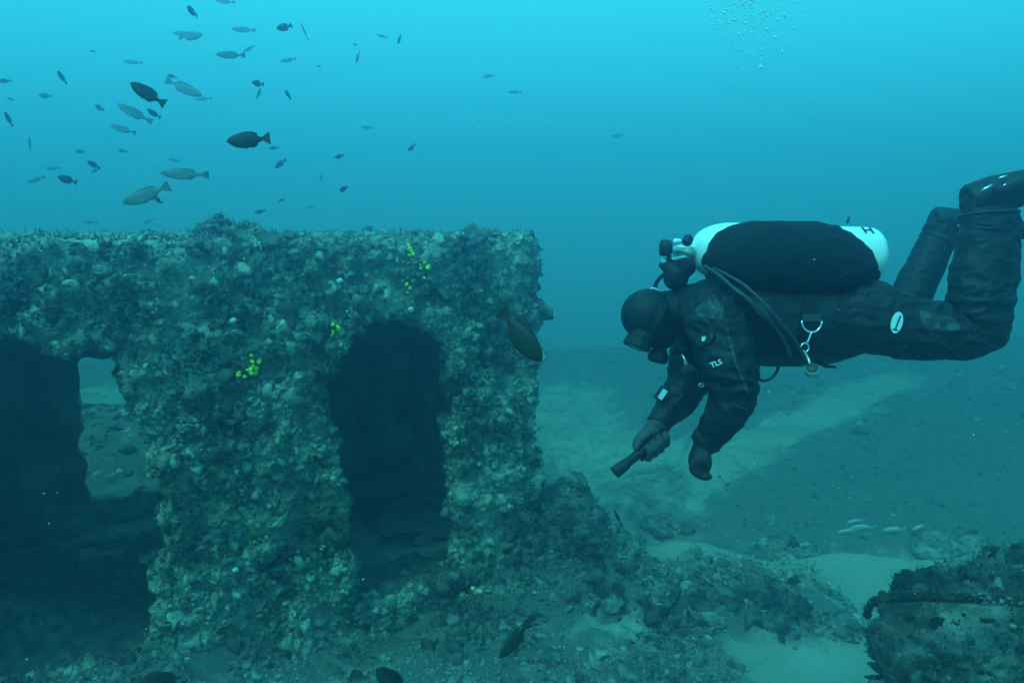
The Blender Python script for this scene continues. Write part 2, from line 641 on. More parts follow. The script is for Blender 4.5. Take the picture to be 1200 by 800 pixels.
cabin = empty('wreck_deckhouse', (A[0] - 1.3, A[1] - 0.75, 0),
              'shell-crusted deckhouse of a sunken ship with a dark arched doorway and a wide opening', 'shipwreck')
st = 0.02
WL = 4.9
us = np.arange(0, WL + 1e-6, st); zs = np.arange(-0.65, ROOF + 0.001, st)
uc, zc = np.meshgrid((us[:-1] + us[1:]) / 2, (zs[:-1] + zs[1:]) / 2, indexing='ij')
pp = np.stack([uc.ravel(), zc.ravel(), 0 * uc.ravel()], 1)
ju = uc + 0.05 * noise(pp * 4).reshape(uc.shape) + 0.025 * noise(pp * 11).reshape(uc.shape)
jz = zc + 0.05 * noise(pp * 4 + 9).reshape(uc.shape) + 0.025 * noise(pp * 11 + 9).reshape(uc.shape)
mask = ~(inside_poly(ju, jz, HATCH) | inside_poly(ju, jz, DOOR))
mask &= uc > 0.03 * np.sin(zc * 7) + 0.02
mask &= jz < ROOF - 0.03 + 0.02 * np.sin(uc * 5.0)
me = remeshed(slab_from_mask(mask, us, zs, wall_xyz, 0.0, 0.20), 0.014, 4)
Vw, Tw = crusted(me, 0.062)
front = link_mesh('front_wall', me, M_GROW, cabin)


def box_mask_wall(name, o2, e, nrm, L, H, z0, thick, holes, mat, amp=0.03, vox=0.03, seed=0):
    us = np.arange(0, L + 1e-6, 0.04); zs = np.arange(z0, H + 1e-6, 0.04)
    uc, zc = np.meshgrid((us[:-1] + us[1:]) / 2, (zs[:-1] + zs[1:]) / 2, indexing='ij')
    pp = np.stack([uc.ravel(), zc.ravel(), 0 * uc.ravel() + seed], 1)
    ju = uc + 0.05 * noise(pp * 4).reshape(uc.shape)
    jz = zc + 0.05 * noise(pp * 4 + 9).reshape(uc.shape)
    m = np.ones(uc.shape, bool)
    for hp in holes:
        m &= ~inside_poly(ju, jz, hp)

    def f(u, z, t):
        return np.stack([o2[0] + e[0] * u + nrm[0] * t, o2[1] + e[1] * u + nrm[1] * t, z], -1)
    me = remeshed(slab_from_mask(m, us, zs, f, 0.0, thick), vox, 2)
    r = crusted(me, amp, seed=seed)
    link_mesh(name, me, mat, cabin)
    return r


DEPTH = 2.3
B = A - EN * DEPTH                                        # back right corner


def back_u(px, py):
    d = FWD + RGT * ((px - 600.0) / FPX) + UPV * ((400.0 - py) / FPX)
    t = ((B[0] - CAM.x) * EN[0] + (B[1] - CAM.y) * EN[1]) / (d.x * EN[0] + d.y * EN[1])
    p = CAM + float(t) * d
    return ((p.x - B[0]) * EU[0] + (p.y - B[1]) * EU[1], p.z)


WINDOW = [back_u(*q) for q in [(94, 432), (98, 420), (140, 417), (215, 418), (220, 560), (184, 572), (160, 570), (140, 582), (104, 580), (95, 500)]]
box_mask_wall('back_wall', B, EU, EN, WL, ROOF - 0.05, -0.3, 0.12, [WINDOW], M_GROW, seed=11)
box_mask_wall('side_wall', A - EN * 0.205, -EN, EU, DEPTH - 0.21 - 0.0, ROOF - 0.05, -0.3, 0.14, [], M_GROW, seed=21)
box_mask_wall('side_wall', A - EN * 0.205 + EU * (WL - 0.14), -EN, EU, DEPTH - 0.21, ROOF - 0.05, -0.3, 0.14, [], M_GROW, seed=31)
# roof: a slab that overhangs a little, thick with growth
ru = np.arange(0.04, WL + 0.1, 0.03); rt = np.arange(0.06, DEPTH + 0.2, 0.03)


def roof_xyz(u, t, z):
    return np.stack([A[0] + EU[0] * u - EN[0] * t, A[1] + EU[1] * u - EN[1] * t, z + 0 * u], -1)


me = remeshed(slab_from_mask(np.ones((len(ru) - 1, len(rt) - 1), bool), ru, rt, roof_xyz, ROOF - 0.10, ROOF + 0.0), 0.016, 3)
Vr, Tr = crusted(me, 0.045, seed=5)
link_mesh('roof', me, M_GROW, cabin)
# floor inside, silted up, in the shade
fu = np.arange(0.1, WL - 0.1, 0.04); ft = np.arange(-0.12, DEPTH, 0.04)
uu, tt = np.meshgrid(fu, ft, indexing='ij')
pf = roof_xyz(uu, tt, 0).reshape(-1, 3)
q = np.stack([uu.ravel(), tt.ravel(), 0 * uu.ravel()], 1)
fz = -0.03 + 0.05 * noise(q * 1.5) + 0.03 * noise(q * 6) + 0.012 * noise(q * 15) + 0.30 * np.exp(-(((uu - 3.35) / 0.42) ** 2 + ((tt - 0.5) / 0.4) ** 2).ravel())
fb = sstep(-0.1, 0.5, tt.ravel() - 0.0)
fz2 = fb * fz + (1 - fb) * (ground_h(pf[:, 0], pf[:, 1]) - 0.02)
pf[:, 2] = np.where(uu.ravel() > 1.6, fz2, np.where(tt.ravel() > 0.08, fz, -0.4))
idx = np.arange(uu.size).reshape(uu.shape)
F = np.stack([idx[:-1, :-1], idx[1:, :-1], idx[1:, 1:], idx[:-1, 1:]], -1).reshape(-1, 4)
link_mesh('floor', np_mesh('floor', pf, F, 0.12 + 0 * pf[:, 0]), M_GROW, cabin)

# the crust of shells, sponges and algae on the outside
EN3 = np.array([EN[0], EN[1], 0.0])


def w_front(c, n):
    rel = (c[:, 0] - A[0]) * EN[0] + (c[:, 1] - A[1]) * EN[1]     # 0 at the outer face, -0.2 at the inner
    u = (c[:, 0] - A[0]) * EU[0] + (c[:, 1] - A[1]) * EU[1]
    return np.where(rel > -0.17, 1.0, 0.06) * np.where(u < 3.5, 1.0, 0.25) * np.where(u < 0.05, 0.35, 1.0) * (0.35 + np.clip(1.0 + 1.6 * noise(c * 2.2), 0, 2.2))


parts = []
p, n = sample_surface(Vw, Tw, 110, w_front)
parts.append(scatter(p, n, lumpsizes(len(p), 0.045, 0.080, 1.5), SH2, up=0.3, sink=0.45, tints=ltint(p)))
p, n = sample_surface(Vw, Tw, 2200, w_front)
parts.append(scatter(p, n, lumpsizes(len(p), 0.015, 0.045, 2.0), SH2, up=0.35, tints=ltint(p)))
p, n = sample_surface(Vw, Tw, 10000, w_front)
parts.append(scatter(p, n, lumpsizes(len(p), 0.009, 0.031, 1.6), SH1, up=0.35, tints=ltint(p)))
p, n = sample_surface(Vw, Tw, 26000, w_front)
parts.append(scatter(p, n, lumpsizes(len(p), 0.004, 0.015, 1.4), SH0, up=0.35, tints=ltint(p)))
p, n = sample_surface(Vw, Tw, 10000, w_front)
parts.append(turf(p, n, lumpsizes(len(p), 0.008, 0.026, 1.8)))


def w_roof(c, n):
    t = -((c[:, 0] - A[0]) * EN[0] + (c[:, 1] - A[1]) * EN[1])
    return np.where(c[:, 2] < ROOF - 0.12, 0.1, 1.0) * np.where(t < 0.5, 2.5, 0.5)


p, n = sample_surface(Vr, Tr, 350, w_roof)
parts.append(scatter(p, n, lumpsizes(len(p), 0.015, 0.05, 2.5), SH2, up=0.5, tints=ltint(p)))
p, n = sample_surface(Vr, Tr, 1800, w_roof)
parts.append(scatter(p, n, lumpsizes(len(p), 0.008, 0.026, 1.6), SH1, up=0.5, tints=ltint(p)))
p, n = sample_surface(Vr, Tr, 5000, w_roof)
parts.append(scatter(p, n, lumpsizes(len(p), 0.004, 0.014, 1.4), SH0, up=0.5, tints=ltint(p)))
p, n = sample_surface(Vr, Tr, 5000, w_roof)
parts.append(turf(p, n, lumpsizes(len(p), 0.015, 0.050, 1.8)))
V, F, T = join(parts)
enc = link_mesh('encrustation', np_mesh('encrustation', V, F, T), M_GROW, cabin)
tag(enc, kind='stuff')

# ------------------------------------------------------------------ rubble and growth lying on the seabed


def field(n, x0, x1, y0, y1, lo, hi, e, shapes, pw=1.0, up=0.9, thr=0.12, tadd=0.0, blades=False):
    x = rng.uniform(x0, x1, n * 4); y = y0 + (y1 - y0) * rng.random(n * 4)
    c = growth_cover(x, y)
    pn = noise(np.stack([x * 2.2, y * 2.2, 0 * x + 4], 1))
    k = rng.random(n * 4) < np.clip((c - thr), 0, 1) ** pw * np.clip(0.7 + 1.5 * pn, 0.05, 1.6)
    # nothing inside the deckhouse
    t = -((x - A[0]) * EN[0] + (y - A[1]) * EN[1]); u = (x - A[0]) * EU[0] + (y - A[1]) * EU[1]
    k &= ~((t > 0.15) & (t < DEPTH) & (u > 0) & (u < WL))
    x, y = x[k][:n], y[k][:n]
    P_ = np.stack([x, y, ground_h(x, y)], 1)
    N_ = np.tile([0, 0, 1.0], (len(x), 1)) + 0.3 * rng.normal(size=(len(x), 3))
    N_ /= np.linalg.norm(N_, axis=1, keepdims=True)
    if blades:
        return turf(P_, N_, lumpsizes(len(x), lo, hi, e))
    return scatter(P_, N_, lumpsizes(len(x), lo, hi, e), shapes, up=up, sink=0.1, tints=np.clip(ltint(P_) + tadd, 0, 1))


parts = [field(130, 0.1, 0.9, 4.9, 5.6, 0.02, 0.06, 2.0, SH2, up=0.4, tadd=-0.1),
         field(900, 0.1, 0.9, 4.9, 5.6, 0.01, 0.03, 1.6, SH1, up=0.4),
         field(260, 0.5, 2.6, 4.5, 5.05, 0.025, 0.070, 2.0, SH2, up=0.6, tadd=-0.12),
         field(800, -3.6, 2.6, 2.9, 5.6, 0.015, 0.060, 2.8, SH2, up=0.4, tadd=-0.03),
         field(4500, -3.6, 2.6, 2.9, 5.6, 0.008, 0.030, 2.0, SH1, up=0.4, thr=0.02, tadd=-0.03),
         field(13000, -3.6, 2.6, 2.9, 5.6, 0.004, 0.014, 1.5, SH0, up=0.4, thr=0.0, tadd=-0.03),
         field(5000, -3.6, 2.6, 2.9, 5.6, 0.012, 0.034, 1.5, None, thr=0.05, blades=True)]
V, F, T = join(parts)
tag(link_mesh('rubble', np_mesh('rubble', V, F, T), M_RUBBLE), 'shell rubble and growth heaped at the foot of the deckhouse', kind='stuff')
parts = [field(40, 1.2, 9, 6.4, 10.5, 0.02, 0.08, 2.8, SH2, up=0.3, tadd=-0.2), field(900, -1, 10, 5.6, 14, 0.01, 0.045, 2.2, SH1, up=0.2, tadd=-0.15),
         field(3000, -1, 10, 5.6, 14, 0.008, 0.03, 1.8, SH0, up=0.2, tadd=-0.1), field(1500, -6, 16, 9.5, 16, 0.02, 0.08, 2.4, SH0, up=0.3),
         field(1500, -7, -2, 6.2, 9.5, 0.015, 0.07, 2.2, SH1, up=0.5), field(2500, -1, 10, 5.6, 14, 0.015, 0.04, 1.5, None, blades=True)]
V, F, T = join(parts)
tag(link_mesh('seabed_growth', np_mesh('seabed_growth', V, F, T), M_RUBBLE), 'dark growth covering the slope behind the diver', kind='stuff')

# ------------------------------------------------------------------ the diver
NEAR = -FWD                                              # towards the viewer's side of the diver


def loft(bm, pts, seg=20, axis2=None, cap=True):
    """closed tube through (point, (half height, half depth)); the second radius lies along the view axis"""
    ax2 = axis2 if axis2 is not None else FWD
    C = [Vector(p) for p, r in pts]
    rings = []
    for i, (p, r) in enumerate(pts):
        ra, rb = (r, r) if not isinstance(r, tuple) else r
        t = (C[min(i + 1, len(C) - 1)] - C[max(i - 1, 0)]).normalized()
        u = t.cross(ax2)
        if u.length < 0.2:
            u = t.cross(UPV)
        u.normalize()
        v = u.cross(t).normalized()
        rings.append([bm.verts.new(C[i] + u * (ra * math.cos(a)) + v * (rb * math.sin(a)))
                      for a in [2 * math.pi * k / seg for k in range(seg)]])
    for a, b in zip(rings[:-1], rings[1:]):
        for k in range(seg):
            bm.faces.new((a[k], a[(k + 1) % seg], b[(k + 1) % seg], b[k]))
    if cap:
        for ring, s in ((rings[0], 1), (rings[-1], -1)):
            c = bm.verts.new(sum((v.co for v in ring), Vector()) / seg)
            for k in range(seg):
                f = (ring[(k + 1) % seg], ring[k], c)
                bm.faces.new(f if s == 1 else f[::-1])
    return rings


def smooth_path(pts, n=6):
    """Catmull-Rom through (vector, radius)"""
    res = []
    R = [r if isinstance(r, tuple) else (r, r) for _, r in pts]
    Pn = [p for p, _ in pts]
    for i in range(len(pts) - 1):
        p0, p1, p2, p3 = Pn[max(i - 1, 0)], Pn[i], Pn[i + 1], Pn[min(i + 2, len(pts) - 1)]
        for k in range(n):
            t = k / n
            q = 0.5 * ((2 * p1) + (p2 - p0) * t + (2 * p0 - 5 * p1 + 4 * p2 - p3) * t * t + (3 * p1 - p0 - 3 * p2 + p3) * t ** 3)
            res.append((q, (R[i][0] * (1 - t) + R[i + 1][0] * t, R[i][1] * (1 - t) + R[i + 1][1] * t)))
    res.append((Pn[-1], R[-1]))
    return res


def ball(bm, c, rx, ry=None, rz=None, rot=None, sub=3):
    ry = ry or rx; rz = rz or rx
    m = Matrix.Translation(c) @ (rot.to_4x4() if rot else Matrix()) @ Matrix.Diagonal((rx, ry, rz, 1))
    bmesh.ops.create_icosphere(bm, subdivisions=sub, radius=1.0, matrix=m)


def capped(bm, pts, n=6, seg=20):
    """tube with rounded ends"""
    sp = smooth_path(pts, n)
    (p0, r0), (p1, r1) = sp[0], sp[-1]
    d0 = (sp[0][0] - sp[1][0]).normalized(); d1 = (sp[-1][0] - sp[-2][0]).normalized()
    pre = [(p0 + d0 * (min(r0) * math.sin(a)), (r0[0] * math.cos(a), r0[1] * math.cos(a))) for a in (1.35, 0.95, 0.5)]
    post = [(p1 + d1 * (min(r1) * math.sin(a)), (r1[0] * math.cos(a), r1[1] * math.cos(a))) for a in (0.5, 0.95, 1.35)]
    loft(bm, pre + sp + post, seg)


def finish(bm, name):
    me = bpy.data.meshes.new(name)
    bmesh.ops.recalc_face_normals(bm, faces=bm.faces)
    bm.to_mesh(me)
    bm.free()
    return me


M_SUIT = simple_mat('drysuit_fabric', (0.006, 0.007, 0.010), 0.6, var=0.5, scale=9, bump=0.5, spec=0.3)
M_RUBBER = simple_mat('black_rubber', (0.006, 0.007, 0.009), 0.6, var=0.3, scale=40)
M_CORDURA = simple_mat('black_nylon', (0.006, 0.006, 0.008), 0.8, var=0.4, scale=60, bump=0.6, spec=0.25)
M_GLOVE = simple_mat('grey_glove', (0.05, 0.054, 0.05), 0.7, var=0.35, scale=40, bump=0.4)
M_PALE = simple_mat('pale_print', (0.75, 0.75, 0.75), 0.5, var=0.06, scale=40)
M_STEEL = simple_mat('bright_steel', (0.80, 0.80, 0.80), 0.22, 0.9, var=0.1, scale=20)
M_TANK = simple_mat('white_cylinder_paint', (0.86, 0.87, 0.84), 0.4, var=0.10, scale=13, bump=0.15, spec=0.5)
M_CHROME = simple_mat('brass_chrome', (0.62, 0.62, 0.60), 0.35, 0.7, var=0.2, scale=25)
M_GLASS = simple_mat('dark_glass', (0.004, 0.005, 0.006), 0.25, var=0.1, spec=0.25)
M_SCREEN = simple_mat('pale_screen', (0.62, 0.70, 0.75), 0.15, var=0.05, spec=0.6)
M_SHEEN = simple_mat('suit_highlight_and_trim', (0.030, 0.035, 0.038), 0.55, var=0.5, scale=16, bump=0.5)  # lighter grey for the painted shoulder highlight and for small trim and marks

PD = 2.35
diver = empty('person', P(900, 380, PD), 'diver in a black drysuit swimming left, face down, holding a torch', 'diver')


def pm(px_):
    return px_ / FPX        # multiply by depth to turn photograph pixels into metres


bm = bmesh.new()
# trunk
capped(bm, [(P(812, 366, 2.36), (33 / FPX * 2.36, 0.13)), (P(838, 368, 2.36), (42 / FPX * 2.36, 0.195)), (P(875, 376, 2.35), (50 / FPX * 2.35, 0.19)),
            (P(920, 380, 2.34), (48 / FPX * 2.34, 0.17)), (P(965, 379, 2.34), (46 / FPX * 2.34, 0.165)), (P(1004, 371, 2.35), (39 / FPX * 2.35, 0.17)),
            (P(1022, 369, 2.36), (34 / FPX * 2.36, 0.15))], 5, 32)
# neck and head in its hood
capped(bm, [(P(818, 366, 2.36), 0.085), (P(795, 367, 2.36), 0.075), (P(778, 368, 2.35), 0.074)], 4)
ball(bm, P(759, 369, 2.34), 31.5 / FPX * 2.34, 0.083, 31 / FPX * 2.34)
ball(bm, P(763, 384, 2.34), 25 / FPX * 2.34, 0.072, 24 / FPX * 2.34)
ball(bm, P(776, 392, 2.34), 17 / FPX * 2.34, 0.055, 17 / FPX * 2.34)
ball(bm, P(746, 392, 2.34), 0.018, 0.014, 0.026)                   # nose under the mask
# near leg
capped(bm, [(P(1000, 371, 2.27), (0.105, 0.10)), (P(1022, 373, 2.25), (39 / FPX * 2.25, 0.10)), (P(1060, 384, 2.22), (36 / FPX * 2.22, 0.09)),
            (P(1100, 389, 2.20), (31.5 / FPX * 2.2, 0.08)), (P(1134, 391, 2.18), (28 / FPX * 2.18, 0.073)), (P(1150, 387, 2.17), (26 / FPX * 2.17, 0.07))], 5, 24)
capped(bm, [(P(1151, 385, 2.17), (27 / FPX * 2.17, 0.07)), (P(1150, 352, 2.16), (34 / FPX * 2.16, 0.075)), (P(1154, 320, 2.16), (36 / FPX * 2.16, 0.075)),
            (P(1158, 290, 2.16), (33.5 / FPX * 2.16, 0.066)), (P(1159, 272, 2.16), (32 / FPX * 2.16, 0.060)), (P(1160, 250, 2.16), (30 / FPX * 2.16, 0.055))], 5, 24)
# boot and foot (toes to the right)
capped(bm, [(P(1146, 240, 2.16), (0.045, 0.045)), (P(1165, 232, 2.16), (0.045, 0.048)), (P(1205, 224, 2.15), (0.034, 0.048)), (P(1226, 219, 2.14), (0.02, 0.04))], 5)
# far leg
capped(bm, [(P(1000, 368, 2.46), (0.105, 0.10)), (P(1022, 374, 2.57), (0.10, 0.10)), (P(1045, 381, 2.72), (0.085, 0.085)), (P(1060, 378, 2.80), (0.070, 0.07))], 5)
capped(bm, [(P(1060, 376, 2.80), (20 / FPX * 2.8, 0.07)), (P(1068, 345, 2.80), (21.5 / FPX * 2.8, 0.072)), (P(1084, 312, 2.80), (20.5 / FPX * 2.8, 0.068)),
            (P(1095, 288, 2.80), (19 / FPX * 2.8, 0.058)), (P(1103, 270, 2.80), (19 / FPX * 2.8, 0.055))], 5)
capped(bm, [(P(1104, 262, 2.80), (0.048, 0.045)), (P(1116, 260, 2.80), (0.045, 0.046)), (P(1150, 263, 2.78), (0.034, 0.046)), (P(1170, 266, 2.77), (0.02, 0.04))], 5)
# far arm, bent forward and down
capped(bm, [(P(826, 378, 2.52), (0.080, 0.07)), (P(812, 402, 2.52), (0.070, 0.068)), (P(808, 430, 2.46), (0.062, 0.062)), (P(806, 450, 2.39), (0.058, 0.06))], 5)
capped(bm, [(P(806, 448, 2.39), (21 / FPX * 2.39, 0.06)), (P(796, 466, 2.36), (19.5 / FPX * 2.36, 0.055)), (P(783, 483, 2.32), (16 / FPX * 2.3, 0.047)), (P(773, 495, 2.29), (12.5 / FPX * 2.3, 0.038))], 5)
# near arm
capped(bm, [(P(833, 366, 2.22), (0.086, 0.075)), (P(843, 392, 2.15), (0.083, 0.070)), (P(853, 425, 2.12), (0.080, 0.068)), (P(861, 452, 2.12), (0.066, 0.066))], 5, 24)
capped(bm, [(P(862, 452, 2.12), (25 / FPX * 2.12, 0.066)), (P(856, 474, 2.13), (23 / FPX * 2.13, 0.060)), (P(843, 495, 2.15), (19.5 / FPX * 2.15, 0.052)),
            (P(829, 516, 2.18), (17 / FPX * 2.18, 0.042))], 5, 24)
# near hand: relaxed, fingers curled back towards the belly
WN = P(826, 522, 2.18)
loft(bm, [(P(829, 516, 2.18), (0.030, 0.030)), (P(822, 528, 2.18), (0.030, 0.036)), (P(817, 538, 2.18), (0.027, 0.042)), (P(813, 546, 2.18), (0.017, 0.040))], 20)
for k, (dd, ln, br) in enumerate([(-0.034, 0.95, 0.0), (-0.011, 1.08, 0.002), (0.012, 1.0, 0.0), (0.034, 0.8, -0.002)]):
    pts = [(813, 541), (811 + 1 * ln, 549 + 1 * ln), (815 + 3 * ln, 553 + 3 * ln), (822 + 4 * ln, 555 + 4 * ln), (827 + 4.0 * ln, 555 + 3.0 * ln)]
    rr = [0.0115, 0.0115, 0.0110, 0.0104, 0.0095]
    capped(bm, [(P(x, y, 2.18 + dd * (1 + 0.04 * i)), r) for i, ((x, y), r) in enumerate(zip(pts, rr))], 4, 12)
capped(bm, [(P(825, 525, 2.165), 0.016), (P(828, 534, 2.15), 0.014), (P(830, 542, 2.145), 0.012), (P(829, 549, 2.15), 0.010)], 4, 12)
capped(bm, [(P(820, 536, 2.18), (0.024, 0.042)), (P(821, 546, 2.18), (0.020, 0.036))], 4, 16)
# far hand round the torch
T0, T1 = P(770, 514, 2.262), P(720, 554, 2.235)
ta = (T1 - T0).normalized()
n1 = (NEAR - ta * NEAR.dot(ta)).normalized()
n2 = ta.cross(n1)
if n2.dot(UPV) > 0:
    n2 = -n2                                             # points down and right in the picture
HC = T0 + ta * 0.030                                     # middle of the grip
loft(bm, [(P(774, 493, 2.29), (0.030, 0.028)), (P(768, 502, 2.29), (0.033, 0.026)), (HC + ta * -0.012 - n1 * 0.026 - n2 * 0.008, (0.041, 0.018)),
          (HC + ta * 0.022 - n1 * 0.027 - n2 * 0.006, (0.036, 0.016)), (HC + ta * 0.040 - n1 * 0.026 - n2 * 0.004, (0.022, 0.012))], 20)
for k in range(4):
    c = HC + ta * (0.036 - 0.0235 * k)
    R_ = 0.0275 + 0.002 * (k in (1, 2))
    th = [175, 130, 92, 55, 22, -8 - 8 * (k in (1, 2))]
    rr = [0.0112, 0.0110, 0.0108, 0.0100, 0.0096, 0.0086]
    kn = [0, 0.003, 0.005, 0.0, 0.003, 0.0]
    capped(bm, [(c + (n1 * math.cos(math.radians(a)) + n2 * math.sin(math.radians(a))) * (R_ + e) - ta * 0.004 * i, r) for i, (a, r, e) in enumerate(zip(th, rr, kn))], 3, 12)
capped(bm, [(HC - ta * 0.030 - n2 * 0.024 - n1 * 0.012, 0.016), (HC - ta * 0.004 - n2 * 0.031 + n1 * 0.004, 0.0125), (HC + ta * 0.022 - n2 * 0.028 + n1 * 0.010, 0.0110), (HC + ta * 0.045 - n2 * 0.021 + n1 * 0.012, 0.0095)], 4, 12)
me = remeshed(finish(bm, 'body'), 0.0042, 3, 0.5)
V, T = mesh_arrays(me)
N = vnormals(V, T)
p = V.astype(np.float64)
hands = np.minimum(np.linalg.norm(p - np.array(HC), axis=1), np.linalg.norm(p - np.array(P(819, 545, 2.18)), axis=1))
head = np.linalg.norm((p - np.array(P(758, 378, 2.34))), axis=1)
amp = sstep(0.07, 0.13, hands) * sstep(0.09, 0.16, head)
# folds of the loose suit: ridged noise drawn out along the limbs, deeper where limbs bend
q = p * np.array([1.0, 1.0, 1.0])
w1 = 1 - 2 * np.abs(noise(q * np.array([9, 9, 17]) + 2))
w2 = 1 - 2 * np.abs(noise(q * np.array([24, 22, 30]) + 8))
bend = np.zeros(len(p))
for c, r in ((P(1125, 372, 2.17), 0.14), (P(858, 455, 2.12), 0.11), (P(805, 445, 2.4), 0.12), (P(1015, 350, 2.3), 0.16), (P(840, 372, 2.15), 0.13), (P(1160, 268, 2.16), 0.07)):
    bend = np.maximum(bend, np.exp(-(np.linalg.norm(p - np.array(c), axis=1) / r) ** 2))
V = V + N * (amp * (0.0032 * w1 + 0.0022 * w2 + bend * (0.008 * w1 + 0.006 * w2)))[:, None]
me.vertices.foreach_set('co', V.astype(np.float32).ravel())
me.update()
body = link_mesh('body', me, [M_SUIT, M_GLOVE, M_RUBBER], diver)
fc = np.empty(len(me.polygons) * 3, np.float32)
me.polygons.foreach_get('center', fc)
fc = fc.reshape(-1, 3).astype(np.float64)
mi = np.zeros(len(fc), np.int32)
wr = np.array(P(771, 497, 2.29)); wd = np.array((P(757, 521, 2.26) - P(771, 497, 2.29)).normalized())
dR = np.linalg.norm(fc - np.array(HC), axis=1)
mi[(dR < 0.12) & (((fc - wr) @ wd) > 0.0)] = 1
wn_ = np.array(P(828, 520, 2.18)); wd2 = np.array((P(816, 545, 2.18) - P(828, 520, 2.18)).normalized())
dL = np.linalg.norm(fc - np.array(P(820, 546, 2.18)), axis=1)
mi[(dL < 0.10) & (((fc - wn_) @ wd2) > 0.0)] = 2
palm = np.array(P(833, 552, 2.18))
mi[(np.linalg.norm(fc - palm, axis=1) < 0.022)] = 1
me.polygons.foreach_set('material_index', mi)


def part(name, bm_or_me, mat, parent, smooth=True, bevel=None):
    me = bm_or_me if isinstance(bm_or_me, bpy.types.Mesh) else finish(bm_or_me, name)
    o = link_mesh(name, me, mat, parent, smooth)
    if bevel:
        m = o.modifiers.new('bevel', 'BEVEL'); m.width = bevel; m.segments = 2; m.limit_method = 'ANGLE'
    return o


def tube(name, pts, mat, parent, n=8, seg=12, ribs=None):
    bm = bmesh.new()
    sp = smooth_path(pts, n if not ribs else ribs)
    if ribs:
        sp = [(q, (r[0] * (1 + 0.10 * (i % 2)), r[1] * (1 + 0.10 * (i % 2)))) for i, (q, r) in enumerate(sp)]
    loft(bm, sp, seg)
    return part(name, bm, mat, parent)


def lathe(bm, base, ax, prof, seg=28):
    """profile of (distance along ax, radius)"""
    ax = ax.normalized()
    u = ax.orthogonal().normalized(); v = ax.cross(u)
    rings = []
    for d, r in prof:
        rings.append([bm.verts.new(base + ax * d + (u * math.cos(a) + v * math.sin(a)) * max(r, 1e-5)) for a in [2 * math.pi * k / seg for k in range(seg)]])
    for a, b in zip(rings[:-1], rings[1:]):
        for k in range(seg):
            bm.faces.new((a[k], a[(k + 1) % seg], b[(k + 1) % seg], b[k]))
    bm.faces.new(rings[0][::-1]); bm.faces.new(rings[-1])


def slab(bm, c, ux, uy, outline, thick):
    """flat shape: outline points (x, y) in metres along ux, uy, extruded both ways"""
    nz = ux.cross(uy).normalized()
    top = [bm.verts.new(c + ux * x + uy * y + nz * thick / 2) for x, y in outline]
    bot = [bm.verts.new(c + ux * x + uy * y - nz * thick / 2) for x, y in outline]
    n = len(outline)
    bm.faces.new(top); bm.faces.new(bot[::-1])
    for k in range(n):
        bm.faces.new((top[k], bot[k], bot[(k + 1) % n], top[(k + 1) % n]))


def torus(bm, c, ux, uy, ra, rb, r, a0=0, a1=360, seg=24):
    pts = []
    steps = max(6, int(seg * abs(a1 - a0) / 360))
    for k in range(steps + 1):
        a = math.radians(a0 + (a1 - a0) * k / steps)
        pts.append((c + ux * (ra * math.cos(a)) + uy * (rb * math.sin(a)), r))
    loft(bm, pts, 8, cap=(abs(a1 - a0) < 359))


def surf_near(px, py, dmin=1.8, up_to=3.2, off=0.0):
    """where the body's skin stands at this spot, found by a ray"""
    o = CAM
    d = (P(px, py, 1.0) - CAM)
    L = d.length
    ok, loc, nrm, _ = body_bvh_cast(o, d.normalized())
    if ok:
        return loc + nrm * off, nrm
    return P(px, py, PD), NEAR


from mathutils.bvhtree import BVHTree
_bv = BVHTree.FromPolygons([Vector(v) for v in V.tolist()], T.tolist())


def body_bvh_cast(o, d):
    loc, nrm, i, dist = _bv.ray_cast(o, d)
    if loc is None:
        return False, None, None, None
    if nrm.dot(d) > 0:
        nrm = -nrm
    return True, loc, nrm, dist


# mask: it looks down and a little forward
fd = (UPV * -0.90 + RGT * -0.42).normalized()              # where the face looks
fu_ = (RGT * -0.90 + UPV * 0.42).normalized()              # towards the brow
mc = P(747.5, 397, 2.34)
bm = bmesh.new()
o_ = [(0.085, -0.028), (0.088, 0.0), (0.080, 0.024), (0.04, 0.034), (-0.04, 0.034), (-0.080, 0.024), (-0.088, 0.0), (-0.085, -0.028), (-0.05, -0.042), (-0.02, -0.030), (0.0, -0.024), (0.02, -0.030), (0.05, -0.042)]
slab(bm, mc + fd * 0.018, FWD, fu_, o_, 0.022)
part('mask_frame', bm, M_RUBBER, diver, smooth=False, bevel=0.004)
bm = bmesh.new()
slab(bm, mc - fd * 0.006, FWD, fu_, [(x * 0.86, y * 0.95) for x, y in o_], 0.040)
part('mask_skirt', bm, M_RUBBER, diver, smooth=False, bevel=0.006)
for s in (-1, 1):
    bm = bmesh.new()
    slab(bm, mc + fd * 0.0295, FWD, fu_, [(s * x, y) for x, y in [(0.010, -0.018), (0.045, -0.033), (0.074, -0.022), (0.076, 0.0), (0.070, 0.018), (0.036, 0.026), (0.010, 0.022)]][::s], 0.003)
    part('mask_lens', bm, M_GLASS, diver, smooth=False)
bm = bmesh.new()                                            # strap over the back of the hood
sc_ = P(764, 374, 2.34)
for_ax = (P(752, 398, 2.34) - P(779, 345, 2.34)).normalized()
st_ = []
for k in range(33):
    a = 2 * math.pi * k / 32
    st_.append(sc_ + for_ax * (0.078 * math.cos(a)) + FWD * (0.088 * math.sin(a)))
vs = []
wdir = FWD.cross(for_ax).normalized()
for q_ in st_:
    out_ = (q_ - sc_).normalized()
    vs.append([bm.verts.new(q_ + wdir * w + out_ * t) for w, t in ((-0.012, 0), (0.012, 0), (0.012, 0.004), (-0.012, 0.004))])
for a_, b_ in zip(vs[:-1], vs[1:]):
    for k in range(4):
        bm.faces.new((a_[k], a_[(k + 1) % 4], b_[(k + 1) % 4], b_[k]))
part('mask_strap', bm, M_RUBBER, diver, smooth=False)
